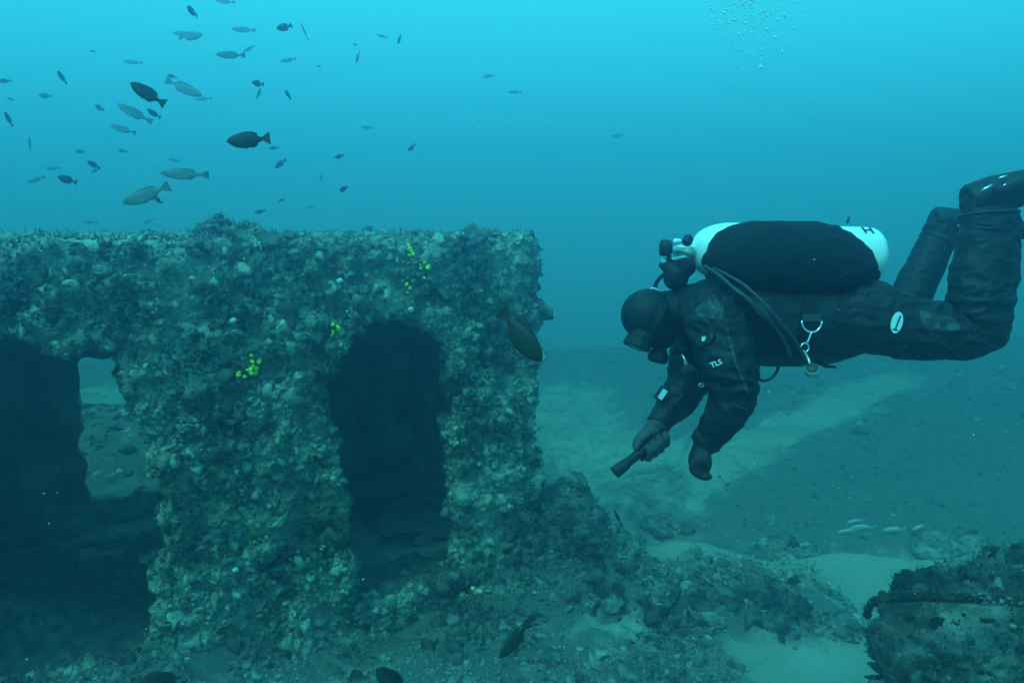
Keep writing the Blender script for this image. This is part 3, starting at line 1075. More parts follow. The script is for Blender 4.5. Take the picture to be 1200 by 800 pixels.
bm = bmesh.new()                                            # pale buckle on the back of the head
ball(bm, P(766, 341.5, 2.33), 0.009, 0.008, 0.006)
torus(bm, P(765.5, 341.5, 2.325), RGT, UPV, 0.014, 0.010, 0.003)
tag(part('hood_vent', bm, M_PALE, diver), 'small pale vent on the back of the hood')

# wrist computer on the far forearm
wc = P(775.5, 461.5, 2.29)
wx = (RGT * 0.55 + UPV * 0.83).normalized(); wy = NEAR.cross(wx).normalized()
bm = bmesh.new(); slab(bm, wc, wx, wy, [(-0.023, -0.016), (0.023, -0.016), (0.023, 0.016), (-0.023, 0.016)], 0.022)
cmp_ = part('wrist_computer', bm, M_RUBBER, diver, smooth=False, bevel=0.004)
bm = bmesh.new(); slab(bm, wc + NEAR * 0.0125, wx, wy, [(-0.017, -0.008), (0.017, -0.008), (0.017, 0.008), (-0.017, 0.008)], 0.003)
part('screen', bm, M_SCREEN, cmp_, smooth=False)
bm = bmesh.new()
torus(bm, P(787, 470, 2.345), (RGT * 0.75 + UPV * 0.64).normalized(), FWD, 0.058, 0.062, 0.006)
part('wrist_strap', bm, M_RUBBER, diver)

# cuffs
for (c0, c1, ra, rb) in ((P(776, 490, 2.30), P(771, 498, 2.29), 0.039, 0.041), (P(830, 513, 2.175), P(826, 520, 2.18), 0.047, 0.045)):
    bm = bmesh.new()
    loft(bm, [(c0 + (c0 - c1) * 0.6, (ra * 0.93, rb * 0.93)), (c0, (ra, rb)), (c1, (ra * 0.98, rb * 0.98)), (c1 + (c1 - c0) * 0.1, (ra * 0.85, rb * 0.85))], 20)
    part('cuff', bm, M_RUBBER, diver)


def text_mesh(txt, size, ext=0.0012):
    cu = bpy.data.curves.new('lettering', 'FONT')
    cu.body = txt
    cu.size = size
    cu.extrude = ext
    cu.align_x = 'CENTER'; cu.align_y = 'CENTER'
    cu.offset = size * 0.012
    cu.resolution_u = 3
    o = bpy.data.objects.new('tmp', cu)
    COL.objects.link(o)
    dg = bpy.context.evaluated_depsgraph_get()
    me = bpy.data.meshes.new_from_object(o.evaluated_get(dg))
    bpy.data.objects.remove(o)
    return me


def place_mesh(me, c, ux, uz):
    """local x along ux, local z along uz"""
    uz = uz.normalized(); ux = (ux - uz * ux.dot(uz)).normalized(); uy = uz.cross(ux)
    M = Matrix((ux, uy, uz)).transposed().to_4x4(); M.translation = c
    me.transform(M)
    return me


# lettering on the near sleeve
c_, nn = surf_near(840, 427, off=0.006)
nn = (nn + NEAR * 1.5).normalized()
part('sleeve_lettering', place_mesh(text_mesh('TLS', 0.021), c_, RGT * 0.94 + UPV * 0.36, nn), M_PALE, diver, smooth=False)
bm = bmesh.new(); torus(bm, c_ + RGT * 0.004 - UPV * 0.002, RGT, UPV, 0.023, 0.020, 0.0011, -80, 30)
part('sleeve_ring_mark', bm, M_SHEEN, diver)
c_, nn = surf_near(825.5, 397.5, off=0.003)
bm = bmesh.new(); slab(bm, c_, RGT, UPV, [(-0.005, -0.006), (0.004, -0.008), (0.007, 0.006), (0.001, 0.008), (-0.006, 0.005)], 0.004)
part('valve_badge', bm, M_PALE, diver, smooth=False)
bm = bmesh.new(); lathe(bm, c_ - nn * 0.004 + RGT * 0.014 - UPV * 0.0, nn, [(0, 0.024), (0.009, 0.023), (0.013, 0.018), (0.013, 0.0)], 24)
part('inflation_valve', bm, M_RUBBER, diver)
# oval badge on the near thigh
c_, nn = surf_near(1050.5, 378, off=0.003)
ax_ = (UPV * 0.97 + RGT * 0.24)
ux_ = (RGT * 0.97 - UPV * 0.24)
bm = bmesh.new()
slab(bm, c_, ux_.normalized(), ax_.normalized(), [(0.0165 * math.cos(a), 0.032 * math.sin(a)) for a in [2 * math.pi * k / 28 for k in range(28)]], 0.004)
bdg = part('thigh_badge', bm, M_PALE, diver, smooth=False)
bm = bmesh.new()
slab(bm, c_ + NEAR * 0.0035, ux_.normalized(), ax_.normalized(), [(-0.003, -0.022), (0.000, -0.024), (0.006, 0.020), (0.002, 0.022)], 0.002)
slab(bm, c_ + NEAR * 0.0035 - ax_ * 0.022, ux_.normalized(), ax_.normalized(), [(-0.008, -0.001), (0.007, -0.001), (0.007, 0.002), (-0.008, 0.002)], 0.002)
part('badge_mark', bm, M_SHEEN, bdg, smooth=False)


def skin_patch(name, pxs, mat, off=0.002):
    """a thin patch that follows the suit, its outline given as photograph spots"""
    x0 = min(p[0] for p in pxs); x1 = max(p[0] for p in pxs); y0 = min(p[1] for p in pxs); y1 = max(p[1] for p in pxs)
    st = 1.4
    g = {}
    bm = bmesh.new()
    xs = np.arange(x0, x1 + st, st); ys = np.arange(y0, y1 + st, st)
    for i, x in enumerate(xs):
        for j, y in enumerate(ys):
            if inside_poly(np.array([x]), np.array([y]), pxs)[0]:
                ok, loc, nrm, _ = body_bvh_cast(CAM, (P(x, y, 1.0) - CAM).normalized())
                if ok:
                    g[i, j] = bm.verts.new(loc + NEAR * off)
    for (i, j) in list(g):
        k = [(i, j), (i + 1, j), (i + 1, j + 1), (i, j + 1)]
        if all(q in g for q in k):
            vv = [g[q] for q in k]
            if max((vv[a].co - vv[b].co).length for a, b in ((0, 2), (1, 3))) < 0.03:
                bm.faces.new(vv[::-1])
    loose = [v for v in bm.verts if not v.link_faces]
    bmesh.ops.delete(bm, geom=loose, context='VERTS')
    bmesh.ops.solidify(bm, geom=list(bm.faces), thickness=0.0015)
    return part(name, bm, mat, diver)


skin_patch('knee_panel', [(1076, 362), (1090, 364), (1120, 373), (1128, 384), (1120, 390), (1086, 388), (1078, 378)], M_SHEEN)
skin_patch('shoulder_highlight', [(812, 362), (826, 350), (842, 350), (850, 362), (848, 376), (830, 374), (818, 372)], M_SHEEN)  # highlight on the shoulder, put in as a lighter grey patch
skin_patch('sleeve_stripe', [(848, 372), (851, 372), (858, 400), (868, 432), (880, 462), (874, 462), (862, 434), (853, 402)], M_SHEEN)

for pth in ([(1126, 366), (1136, 378), (1146, 394), (1160, 405), (1172, 407)], [(1036, 414), (1052, 411), (1066, 402), (1077, 391)], [(1122, 345), (1140, 352), (1160, 350), (1180, 343)],
            [(1128, 262), (1145, 266), (1165, 267), (1186, 263)], [(888, 352), (905, 350), (930, 350)], [(858, 470), (868, 478), (876, 479)]):
    tube('seam', [(surf_near(x, y, off=0.0005)[0], 0.0022) for x, y in pth], M_SHEEN, diver, 5, 6)


# fins
def fin(c0, ax, up, side, L, name_label):
    root = None
    bm = bmesh.new()                                        # foot pocket
    loft(bm, smooth_path([(c0 - ax * 0.050, (0.030, 0.046)), (c0 - ax * 0.042, (0.052, 0.060)), (c0 + ax * 0.03, (0.056, 0.064)), (c0 + ax * 0.12, (0.045, 0.066)), (c0 + ax * 0.20, (0.022, 0.070)), (c0 + ax * 0.235, (0.014, 0.060))], 4), 20, side)
    root = part('fin', bm, M_RUBBER, diver)
    bm = bmesh.new()                                        # blade
    slab(bm, c0 + ax * 0.17 + up * 0.020, ax, side, [(0.0, -0.07), (0.12, -0.085), (0.36, -0.10), (0.40, -0.09), (0.385, -0.03), (0.375, 0.0), (0.385, 0.03), (0.40, 0.09), (0.36, 0.10), (0.12, 0.085), (0.0, 0.07)], 0.008)
    part('blade', bm, M_RUBBER, root, smooth=False, bevel=0.003)
    for s in (-1, 1):
        bm = bmesh.new()
        loft(bm, smooth_path([(c0 + ax * 0.00 + side * (0.064 * s), (0.016, 0.008)), (c0 + ax * 0.17 + side * (0.078 * s) + up * 0.012, (0.020, 0.009)), (c0 + ax * 0.52 + side * (0.100 * s) + up * 0.02, (0.006, 0.005))], 4), 10, side)
        part('rail', bm, M_RUBBER, root)
    return root


fax = (P(1230, 206, 2.12) - P(1150, 230, 2.16)).normalized()
fup = (UPV - fax * UPV.dot(fax)).normalized()
f1 = fin(P(1154, 231, 2.16), fax, fup, fax.cross(fup), 0.5, '')
for (a, b) in (((1150, 223.5), (1163, 216.5)), ((1170, 209), (1180, 206)), ((1174, 218), (1182, 215.5))):
    bm = bmesh.new(); pa, pb = P(*a, 2.16 - 0.072), P(*b, 2.16 - 0.076)
    loft(bm, [(pa, 0.0025), ((pa + pb) / 2, 0.004), (pb, 0.0025)], 8)
    part('highlight_strip', bm, M_STEEL, f1)
fax2 = (P(1200, 276, 2.76) - P(1115, 262, 2.80)).normalized()
fup2 = (UPV - fax2 * UPV.dot(fax2)).normalized()
f2 = fin(P(1108, 260, 2.80), fax2, fup2, fax2.cross(fup2), 0.5, '')
bm = bmesh.new()                                            # heel strap springs
torus(bm, P(1158, 251, 2.16), (RGT * 0.99 + UPV * 0.05).normalized(), FWD, 0.082, 0.066, 0.0035)
part('heel_strap', bm, M_SHEEN, f1)
bm = bmesh.new()
torus(bm, P(1098, 283, 2.80), (RGT * 0.8 - UPV * 0.5).normalized(), FWD, 0.064, 0.064, 0.004)
part('heel_strap', bm, M_SHEEN, f2)
bm = bmesh.new(); slab(bm, P(1124.5, 264.5, 2.72), RGT, UPV, [(-0.012, -0.002), (0.010, 0.0), (0.012, 0.004), (-0.008, 0.003)], 0.01)
part('strap_buckle', bm, M_STEEL, f2, smooth=False)

# ------------------------------------------------------------------ breathing set
rig = empty('scuba_set', P(915, 300, PD), 'white air cylinder on a black buoyancy wing with hoses, strapped to the diver', 'diving cylinder')
bm = bmesh.new()
tb = P(1033, 301, 2.40); th_ = P(812, 294, 2.38)
tax = (th_ - tb).normalized()
TL = (th_ - tb).length
r0 = 34 / FPX * 2.39
prof = [(0.0, 0.0)] + [(0.055 * (1 - math.cos(a)), r0 * math.sin(a) ** 0.8) for a in [math.radians(k) for k in range(8, 91, 8)]] + [(0.07, r0), (TL * 0.80, r0)]
for k in range(1, 10):
    a = math.radians(k * 9.5)
    prof.append((TL * 0.80 + (TL * 0.20) * math.sin(a), 0.028 + (r0 - 0.028) * math.cos(a)))
prof += [(TL + 0.012, 0.026), (TL + 0.012, 0.0)]
lathe(bm, tb, tax, prof, 40)
cyl = part('cylinder', bm, M_TANK, rig)
# stencilled mark near the base
tm = text_mesh('H', 0.050, 0.001)
nt = (NEAR * 0.62 + UPV * 0.78)
nt = (nt - tax * nt.dot(tax)).normalized()
cax = tb + tax * ((P(1005, 297, 2.40) - tb).dot(tax))
part('stencil', place_mesh(tm, cax + nt * (r0 + 0.0015), -tax, nt), M_SHEEN, cyl, smooth=False)
for zz in (0.30, 0.62):                                      # cam bands
    bm = bmesh.new()
    c_ = tb + tax * (TL * zz)
    lathe(bm, c_ - tax * 0.025, tax, [(0, r0 + 0.001), (0.0, r0 + 0.004), (0.05, r0 + 0.004), (0.05, r0 + 0.001)], 40)
    part('cam_band', bm, M_CORDURA, rig, smooth=False)
# valve, knobs, first stage
bm = bmesh.new()
lathe(bm, th_, tax, [(-0.005, 0.030), (0.012, 0.030), (0.014, 0.022), (0.05, 0.022), (0.052, 0.016), (0.062, 0.014), (0.062, 0)], 20)
loft(bm, [(P(812, 297, 2.36), 0.014), (P(800, 295, 2.33), 0.013), (P(790, 293, 2.31), 0.012), (P(786, 292, 2.30), 0.01)], 14)
loft(bm, [(P(806, 303, 2.35), 0.012), (P(799, 303, 2.33), 0.014), (P(790, 303.5, 2.32), 0.010), (P(775, 307, 2.31), 0.009)], 14)
val = part('valve', bm, M_CHROME, rig)
for (c, ax, r, h) in ((P(787, 291, 2.30), RGT * -1 + UPV * 0.05, 0.026, 0.036), (P(804.5, 284.5, 2.34), NEAR * 0.8 + UPV * 0.3, 0.0165, 0.030)):
    bm = bmesh.new()
    lathe(bm, c, ax, [(0, r * 0.7), (0.004, r * 0.95), (0.008, r), (h - 0.004, r), (h, r * 0.85), (h, 0)], 16)
    part('valve_knob', bm, M_RUBBER, rig)
bm = bmesh.new(); lathe(bm, P(789, 283, 2.31), RGT, [(0, 0.006), (0.003, 0.009), (0.022, 0.009), (0.026, 0.006)], 14)
part('port_cap', bm, M_PALE, rig)
bm = bmesh.new()
lathe(bm, P(778, 304, 2.33), RGT * 0.6 - UPV * 0.7, [(0, 0.018), (0.004, 0.026), (0.045, 0.028), (0.05, 0.032), (0.085, 0.032), (0.092, 0.024), (0.092, 0)], 24)
part('first_stage', bm, M_RUBBER, rig)
bm = bmesh.new(); ball(bm, P(801, 313, 2.34), 0.040, 0.05, 0.034); ball(bm, P(792, 326, 2.34), 0.040, 0.05, 0.040)
part('valve_cover', remeshed(finish(bm, 'valve_cover'), 0.006, 2), M_CORDURA, rig)

# wing: two lobes that wrap the cylinder, joined at the lower end
bm = bmesh.new()
lobe = lambda s: [(P(834, 306, PD + s * 0.10), (13 / FPX * 2.25, 0.03)), (P(848, 301, PD + s * 0.115), (30 / FPX * 2.25, 0.055)), (P(874, 299, PD + s * 0.125), (39 / FPX * 2.25, 0.072)),
                  (P(915, 301, PD + s * 0.125), (41 / FPX * 2.25, 0.078)), (P(955, 302, PD + s * 0.125), (41 / FPX * 2.25, 0.078)), (P(984, 307, PD + s * 0.12), (36 / FPX * 2.25, 0.074)),
                  (P(1005, 313, PD + s * 0.105), (24 / FPX * 2.25, 0.06)), (P(1014, 319, PD + s * 0.09), (14 / FPX * 2.25, 0.04))]
for s in (-1, 1):
    capped(bm, lobe(s), 5, 24)
capped(bm, [(P(1002, 322, PD - 0.11), (0.030, 0.04)), (P(1012, 324, PD), (0.030, 0.05)), (P(1002, 322, PD + 0.11), (0.030, 0.04))], 5)
capped(bm, [(P(848, 318, PD - 0.02), (0.045, 0.12)), (P(920, 325, PD), (0.040, 0.14)), (P(1000, 326, PD), (0.030, 0.12))], 5)
wme = remeshed(finish(bm, 'wing'), 0.007, 5)
Vv, Tv = mesh_arrays(wme); Nv = vnormals(Vv, Tv)
pv_ = Vv.astype(np.float64)
Vv = Vv + Nv * (0.0035 * (1 - 2 * np.abs(noise(pv_ * np.array([12, 12, 20])))) + 0.0015 * noise(pv_ * 40))[:, None]
wme.vertices.foreach_set('co', Vv.astype(np.float32).ravel())
part('wing', wme, M_CORDURA, rig)

# harness
bm = bmesh.new()


def ribbon(bm, pts, wdirs, hw, th):
    rows = []
    for q_, wv, nv in wdirs_iter(pts, wdirs):
        rows.append([bm.verts.new(q_ + wv * a + nv * b) for a, b in ((-hw, 0), (hw, 0), (hw, th), (-hw, th))])
    for a_, b_ in zip(rows[:-1], rows[1:]):
        for k in range(4):
            bm.faces.new((a_[k], a_[(k + 1) % 4], b_[(k + 1) % 4], b_[k]))
    bm.faces.new(rows[0][::-1]); bm.faces.new(rows[-1])


def wdirs_iter(pts, c):
    for i, q_ in enumerate(pts):
        t = (pts[min(i + 1, len(pts) - 1)] - pts[max(i - 1, 0)]).normalized()
        nv = (q_ - c); nv = (nv - t * nv.dot(t)).normalized()
        yield q_, t.cross(nv).normalized(), nv


def strap_path(pxs, off=0.004, n=6):
    """webbing laid on the near side of the suit"""
    res = []
    for (x0, y0), (x1, y1) in zip(pxs[:-1], pxs[1:]):
        for k in range(n):
            t = k / n
            res.append(surf_near(x0 + (x1 - x0) * t, y0 + (y1 - y0) * t, off=off)[0])
    return res


ctr = P(930, 378, PD)
for pth in ([(950, 336), (949, 355), (946, 380), (942, 405), (940, 420)], [(835, 335), (856, 345), (880, 372), (905, 395), (930, 412)]):
    bm = bmesh.new()
    ribbon(bm, strap_path(pth), ctr, 0.024, 0.004)
    part('harness_strap', bm, M_CORDURA, rig, smooth=False)


def hose(name, spots, r, mat=M_RUBBER, ribs=None, parent=None):
    return tube(name, [(P(x, y, d), r) for x, y, d in spots], mat, parent or rig, 8, 10, ribs)


M_HOSE = simple_mat('dull_hose', (0.045, 0.050, 0.050), 0.55, var=0.2, scale=50)
hose('inflator_hose', [(826, 312, 2.24), (842, 322, 2.16), (858, 336, 2.10), (876, 350, 2.07), (896, 368, 2.07), (912, 388, 2.10), (922, 404, 2.12), (926, 416, 2.14)], 0.0055, M_HOSE)
hose('gauge_hose', [(832, 312, 2.24), (852, 322, 2.15), (872, 334, 2.09), (892, 352, 2.06), (912, 374, 2.07), (930, 396, 2.10), (939, 411, 2.13), (946, 425, 2.15), (950, 430, 2.15)], 0.0045, M_HOSE)
hose('regulator_hose', [(796, 310, 2.42), (770, 330, 2.50), (768, 360, 2.50), (774, 392, 2.46), (779, 408, 2.40), (777, 416, 2.36)], 0.007)
hose('loop_hose', [(884, 425, 2.20), (886, 440, 2.16), (895, 446, 2.15), (906, 441, 2.16), (912, 430, 2.20), (910, 418, 2.24)], 0.0045)
hose('loop_hose', [(889, 415, 2.22), (889, 430, 2.19), (888, 445, 2.18), (884, 462, 2.16)], 0.0035)
# second stage
bm = bmesh.new()
lathe(bm, P(773, 411, 2.34), RGT * -0.25 - UPV * 0.97, [(-0.006, 0.018), (0.0, 0.026), (0.010, 0.032), (0.028, 0.033), (0.036, 0.029), (0.040, 0.018), (0.040, 0)], 24)
ball(bm, P(772, 402, 2.34), 0.022, 0.030, 0.020)
ss = part('second_stage', bm, M_RUBBER, rig)
bm = bmesh.new(); lathe(bm, P(764, 403, 2.31), NEAR, [(0, 0.011), (0.003, 0.013), (0.012, 0.012), (0.014, 0.0)], 12)
part('exhaust_tee', bm, M_RUBBER, ss)
# D-ring, clip and gauge
dc = surf_near(949, 378, off=0.012)[0]
bm = bmesh.new()
torus(bm, dc, RGT, UPV, 11.5 / FPX * 2.2, 12.5 / FPX * 2.2, 0.0032, -185, 5)
part('d_ring', bm, M_STEEL, rig)
bm = bmesh.new(); slab(bm, dc + UPV * 0.014, RGT, UPV, [(-0.030, -0.016), (0.030, -0.014), (0.028, 0.010), (-0.028, 0.008)], 0.008)
part('d_ring_keeper', bm, M_SHEEN, rig, smooth=False, bevel=0.002)
e0 = dc - UPV * (12 / FPX * 2.2)
e1 = e0 + (RGT * -5.5 - UPV * 13) / FPX * 2.2
bm = bmesh.new()
loft(bm, [(e0 + (e1 - e0) * t, 0.0025 + 0.0022 * (i % 2)) for i, t in enumerate(np.linspace(0, 1, 9).tolist())], 8)
part('bolt_snap', bm, M_STEEL, rig)
bm = bmesh.new(); e2 = e1 + (RGT * -2.5 - UPV * 5) / FPX * 2.2
torus(bm, e2, RGT, UPV, 0.012, 0.013, 0.0026)
part('snap_ring', bm, M_STEEL, rig)
gc = P(951.5, 434, 2.12)
bm = bmesh.new(); loft(bm, [(e2 - UPV * 0.012, 0.0035), ((e2 + gc) / 2, 0.004), (gc, 0.0045)], 8)
part('gauge_stem', bm, M_CHROME, rig)
gax = (NEAR * 0.6 + UPV * 0.5 - RGT * 0.2).normalized()
bm = bmesh.new(); lathe(bm, gc - gax * 0.012, gax, [(0, 0.014), (0.003, 0.020), (0.018, 0.021), (0.024, 0.019), (0.024, 0.0)], 24)
gg = part('pressure_gauge', bm, simple_mat('gauge_metal', (0.34, 0.36, 0.34), 0.4, 0.3, var=0.3, scale=40), rig)
bm = bmesh.new(); lathe(bm, gc + gax * 0.0125, gax, [(0, 0.017), (0.002, 0.017), (0.002, 0.0)], 24)
part('gauge_face', bm, M_HOSE, gg)
# small things on the chest and belly
for (x, y, rx, ry) in ((822, 451, 0.007, 0.005), (829, 453, 0.006, 0.006), (833, 449, 0.005, 0.007)):
    bm = bmesh.new(); torus(bm, P(x, y, 2.20), RGT, UPV, rx, ry, 0.002)
    part('clip', bm, M_CHROME, rig)
bm = bmesh.new(); torus(bm, P(829.5, 478, 2.22), RGT, UPV, 0.006, 0.008, 0.0018)
part('clip', bm, M_CHROME, rig)
bm = bmesh.new(); loft(bm, [(P(799, 415, 2.28), 0.003), (P(802, 420, 2.275), 0.004), (P(804, 426, 2.27), 0.006), (P(805, 428, 2.27), 0.002)], 8)
part('clip', bm, M_CHROME, rig)
bm = bmesh.new(); loft(bm, [(P(958, 424, 2.25), (0.006, 0.01)), (P(968, 429, 2.25), (0.006, 0.01)), (P(980, 430, 2.24), (0.003, 0.006))], 8)
part('strap_end', bm, M_CORDURA, rig)

# torch in the far hand
torch = empty('dive_torch', T0, 'black dive torch held in the gloved hand, pointing down to the left', 'torch')
bm = bmesh.new()
L_ = (T1 - T0).length
lathe(bm, T0 - ta * 0.02, ta, [(0, 0.010), (0.003, 0.0150), (0.02, 0.0158), (0.022, 0.0145), (L_ - 0.035, 0.0148), (L_ - 0.025, 0.0180), (L_ + 0.012, 0.0195), (L_ + 0.020, 0.0195), (L_ + 0.020, 0.016), (L_ + 0.018, 0)], 24)
part('body', bm, M_RUBBER, torch)
bm = bmesh.new(); lathe(bm, T0 + ta * (L_ - 0.0015), ta, [(0, 0.0155), (0.001, 0.0155), (0.001, 0)], 24)
part('lens', bm, M_GLASS, torch)
bm = bmesh.new(); loft(bm, [(T0 + ta * 0.075 + n2 * 0.014, 0.006), (T0 + ta * 0.079 + n2 * 0.026, 0.005)], 10)
part('switch', bm, M_RUBBER, torch)

# ------------------------------------------------------------------ things growing on the deckhouse and lying near it
_wb = BVHTree.FromPolygons([Vector(v) for v in Vw.tolist()], Tw.tolist())


def on_wall(px, py, off=0.0):
    d = (P(px, py, 1.0) - CAM).normalized()
    loc, nrm, i, dist = _wb.ray_cast(CAM, d)
    if loc is None:
        loc = P(px, py, 4.5); nrm = -d
    if nrm.dot(d) > 0:
        nrm = -nrm
    return loc + nrm * off, nrm


M_SPONGE = simple_mat('yellow_sponge', (0.70, 0.80, 0.06), 0.9, var=0.25, scale=60, bump=0.4, spec=0.2)
M_SPONGE_O = simple_mat('ochre_sponge', (0.95, 0.60, 0.22), 0.85, var=0.35, scale=30, bump=0.6, spec=0.2)
M_SHELL = simple_mat('bare_shell', (0.65, 0.66, 0.63), 0.6, var=0.2, scale=50, bump=0.4)
r2 = random.Random(5)


def sponge(px, py, knobs, label, spread=1.0, r=0.0125):
    c, nn_ = on_wall(px, py)
    root = empty('yellow_sponge', c, label, 'sponge', 'yellow sponges on the deckhouse wall')
    for (dx, dy, k) in knobs:
        loc, nr = on_wall(px + dx * spread, py + dy * spread, 0.025)
        bm = bmesh.new()
        rr = r * k
        ball(bm, loc, rr, rr * 1.0, rr * 1.05, sub=2)
        ball(bm, loc - nr * rr * 1.1, rr * 0.75, sub=1)
        for v in bm.verts:
            v.co += (v.co - loc) * 0.32 * r2.uniform(-1, 1)
        part('knob', bm, M_SPONGE, root)
    return root


sponge(295, 430, [(-16, 8, 1.0), (-11, 10, .8), (-9, 3, .7), (-5, 6, 1.1), (-2, -6, 1.0), (-3, 0, .9), (2, -13, 1.0), (2, -4, .8), (5, -8, 1.1), (9, -10, .8), (8, 0, 1.2), (2, 8, 1.0), (11, -6, .7), (-13, 5, .8), (5, 4, .9)],
       'largest yellow sponge cluster, on the wall left of the arched doorway')
sponge(391, 383, [(0, -4, 1.1), (3, 0, 1.3), (-2, 3, .9), (1, 6, .7), (-1, 12, .6)], 'small yellow sponge just left of the top of the arched doorway')
sponge(481, 296, [(-4, -4, .9), (0, -6, 1.0), (3, -1, .9), (0, 3, .8), (5, 4, 1.0)], 'yellow sponge highest on the wall, right under the roof edge')
sponge(497, 314, [(-3, 3, .8), (3, 0, 1.2), (7, -2, 1.0), (-3, 9, .8), (1, -4, .7)], 'yellow sponge just right of and below the highest sponge')
sponge(477, 338, [(0, -3, .9), (1, 2, .8), (-2, 5, .6)], 'tiny yellow sponge midway between roof and arched doorway')
sponge(304, 630, [(-6, 4, .8), (10, -3, 1.0), (3, 2, .6), (-4, 0, .7)], 'faint yellow sponge low on the wall between the two openings', r=0.010)


def crust_patch(name, label, cat, spots, mat, r, flat=0.6):
    c, _ = on_wall(*spots[0][:2])
    root = empty(name, c, label, cat)
    for (x, y, k) in spots:
        loc, nr = on_wall(x, y, 0.05)
        bm = bmesh.new()
        ball(bm, loc, r * k * r2.uniform(.8, 1.3), r * k * flat, r * k * r2.uniform(.7, 1.2), sub=3)
        me_ = finish(bm, name)
        Va, Ta = mesh_arrays(me_)
        Na = vnormals(Va, Ta)
        Va = Va + Na * (r * 0.55 * noise(Va.astype(np.float64) * 45) + r * 0.3 * noise(Va.astype(np.float64) * 110))[:, None]
        me_.vertices.foreach_set('co', Va.astype(np.float32).ravel())
        link_mesh('lobe', me_, mat, root)
    return root


crust_patch('orange_sponge', 'patchy ochre orange sponge low on the wall under the right end of the doorway sill', 'sponge',
            [(543, 690, 1.1), (540, 698, .9), (551, 684, .7), (537, 706, 1.1), (533, 716, .8), (546, 712, .6), (529, 724, .7), (549, 693, .6), (538, 731, .5)], M_SPONGE_O, 0.026)
crust_patch('cream_sponge', 'cream coloured crust beside the right foot of the arched doorway', 'sponge',
            [(562, 690, 1.2), (569, 692, .8), (573, 700, .7), (556, 686, .7), (566, 703, .6), (575, 688, 1.0), (583, 690, .8)], simple_mat('cream_crust', (0.75, 0.62, 0.34), 0.9, var=0.3, scale=30, bump=0.5), 0.026)
for (x, y, lab) in ((274, 669, 'bare white shell low on the wall, left of the arched doorway foot'), (395, 332, 'bare white shell high on the wall above the left edge of the arched doorway'),
                    (136, 440, 'white shell on the edge of the wide left opening beside the small window'), (482, 361, 'whitish shell on the lintel just above the arched doorway'),
                    (272, 372, 'pale shell on the wall up and left of the largest yellow sponge')):
    loc, nr = on_wall(x, y, 0.03)
    bm = bmesh.new()
    ball(bm, loc, 0.022, 0.012, 0.015, Quaternion((0.3, 1, 0.2), r2.uniform(0, 1)).to_matrix(), sub=2)
    for v in bm.verts:
        v.co.z += 0.006 * math.sin((v.co.x - loc.x) * 160)
    o = part('shell', bm, M_SHELL, None)
    tag(o, lab, 'shell', 'bare shells on the deckhouse wall')


# lumps of growth standing on the roof against the water
def clump(name, label, cat, centre, rad, n_, mat=M_GROW, flat=0.7, lo=0.02, hi=0.05, kind=None, tint=None, seed=0, freq=3.0, stretch=(1, 1, 1), vox=0.012, sc_n=(300, 900)):
    bm = bmesh.new()
    rr = random.Random(seed)
    for k in range(n_):
        a = rr.uniform(0, 6.28); q_ = rr.random() ** 0.6
        ball(bm, Vector(centre) + Vector((math.cos(a) * rad * q_ * stretch[0] * 0.8, math.sin(a) * rad * q_ * stretch[1] * 0.8, rr.uniform(-0.2, 0.45) * rad * stretch[2] * (1 - q_ * 0.8))),
             rad * rr.uniform(.35, .6) * stretch[0], rad * rr.uniform(.35, .6) * stretch[1], rad * rr.uniform(.3, .5) * stretch[2] * flat / 0.7, sub=2)
    me_ = remeshed(finish(bm, name), vox, 3)
    Va, Ta = crusted(me_, rad * 0.16, seed=seed * 3.1)
    o = link_mesh(name, me_, mat)
    tag(o, label, cat)
    ps = []
    p_, n_2 = sample_surface(Va, Ta, sc_n[0]); ps.append(scatter(p_, n_2, lumpsizes(len(p_), lo, hi), SH2, up=0.3, tints=ltint(p_)))
    p_, n_2 = sample_surface(Va, Ta, sc_n[1]); ps.append(scatter(p_, n_2, lumpsizes(len(p_), lo * 0.4, hi * 0.45), SH0, up=0.3, tints=ltint(p_)))
    p_, n_2 = sample_surface(Va, Ta, sc_n[1]); ps.append(turf(p_, n_2, lumpsizes(len(p_), lo, hi * 1.1)))
    Vj, Fj, Tj = join(ps)
    e = link_mesh('crust', np_mesh('crust', Vj, Fj, Tj), mat)
    e.parent = o
    tag(e, kind='stuff')
    return o


def roof_pt(px, t):
    """place on the roof seen at column px, t metres behind the wall face"""
    d = P(px, 262, 1.0) - CAM
    s_ = (((A[0] - EN[0] * t) - CAM.x) * EN[0] + ((A[1] - EN[1] * t) - CAM.y) * EN[1]) / (d.x * EN[0] + d.y * EN[1])
    q_ = CAM + d * float(s_)
    return Vector((q_.x, q_.y, ROOF))


c = roof_pt(255, 0.55); clump('rock_lump', 'dark lump of growth standing highest on the left half of the roof', 'growth', c + Vector((0, 0, 0.04)), 0.13, 7, seed=3, lo=0.01, hi=0.035, sc_n=(120, 500))
c = roof_pt(292, 0.5); clump('rock_lump', 'low dark lump of growth on the roof just right of the highest one', 'growth', c + Vector((0, 0, 0.02)), 0.10, 6, seed=4, lo=0.01, hi=0.03, sc_n=(100, 400))
c = roof_pt(345, 0.25); clump('rock_lump', 'small pointed lump of growth on the roof edge above the large sponge', 'growth', c + Vector((0, 0, 0.01)), 0.055, 5, seed=5, lo=0.008, hi=0.02, sc_n=(60, 200), stretch=(1, 1, 1.3))
c = roof_pt(482, 0.2); clump('rock_lump', 'small lump of growth on the roof edge above the highest yellow sponge', 'growth', c + Vector((0, 0, 0.0)), 0.06, 5, seed=6, lo=0.008, hi=0.02, sc_n=(60, 200))

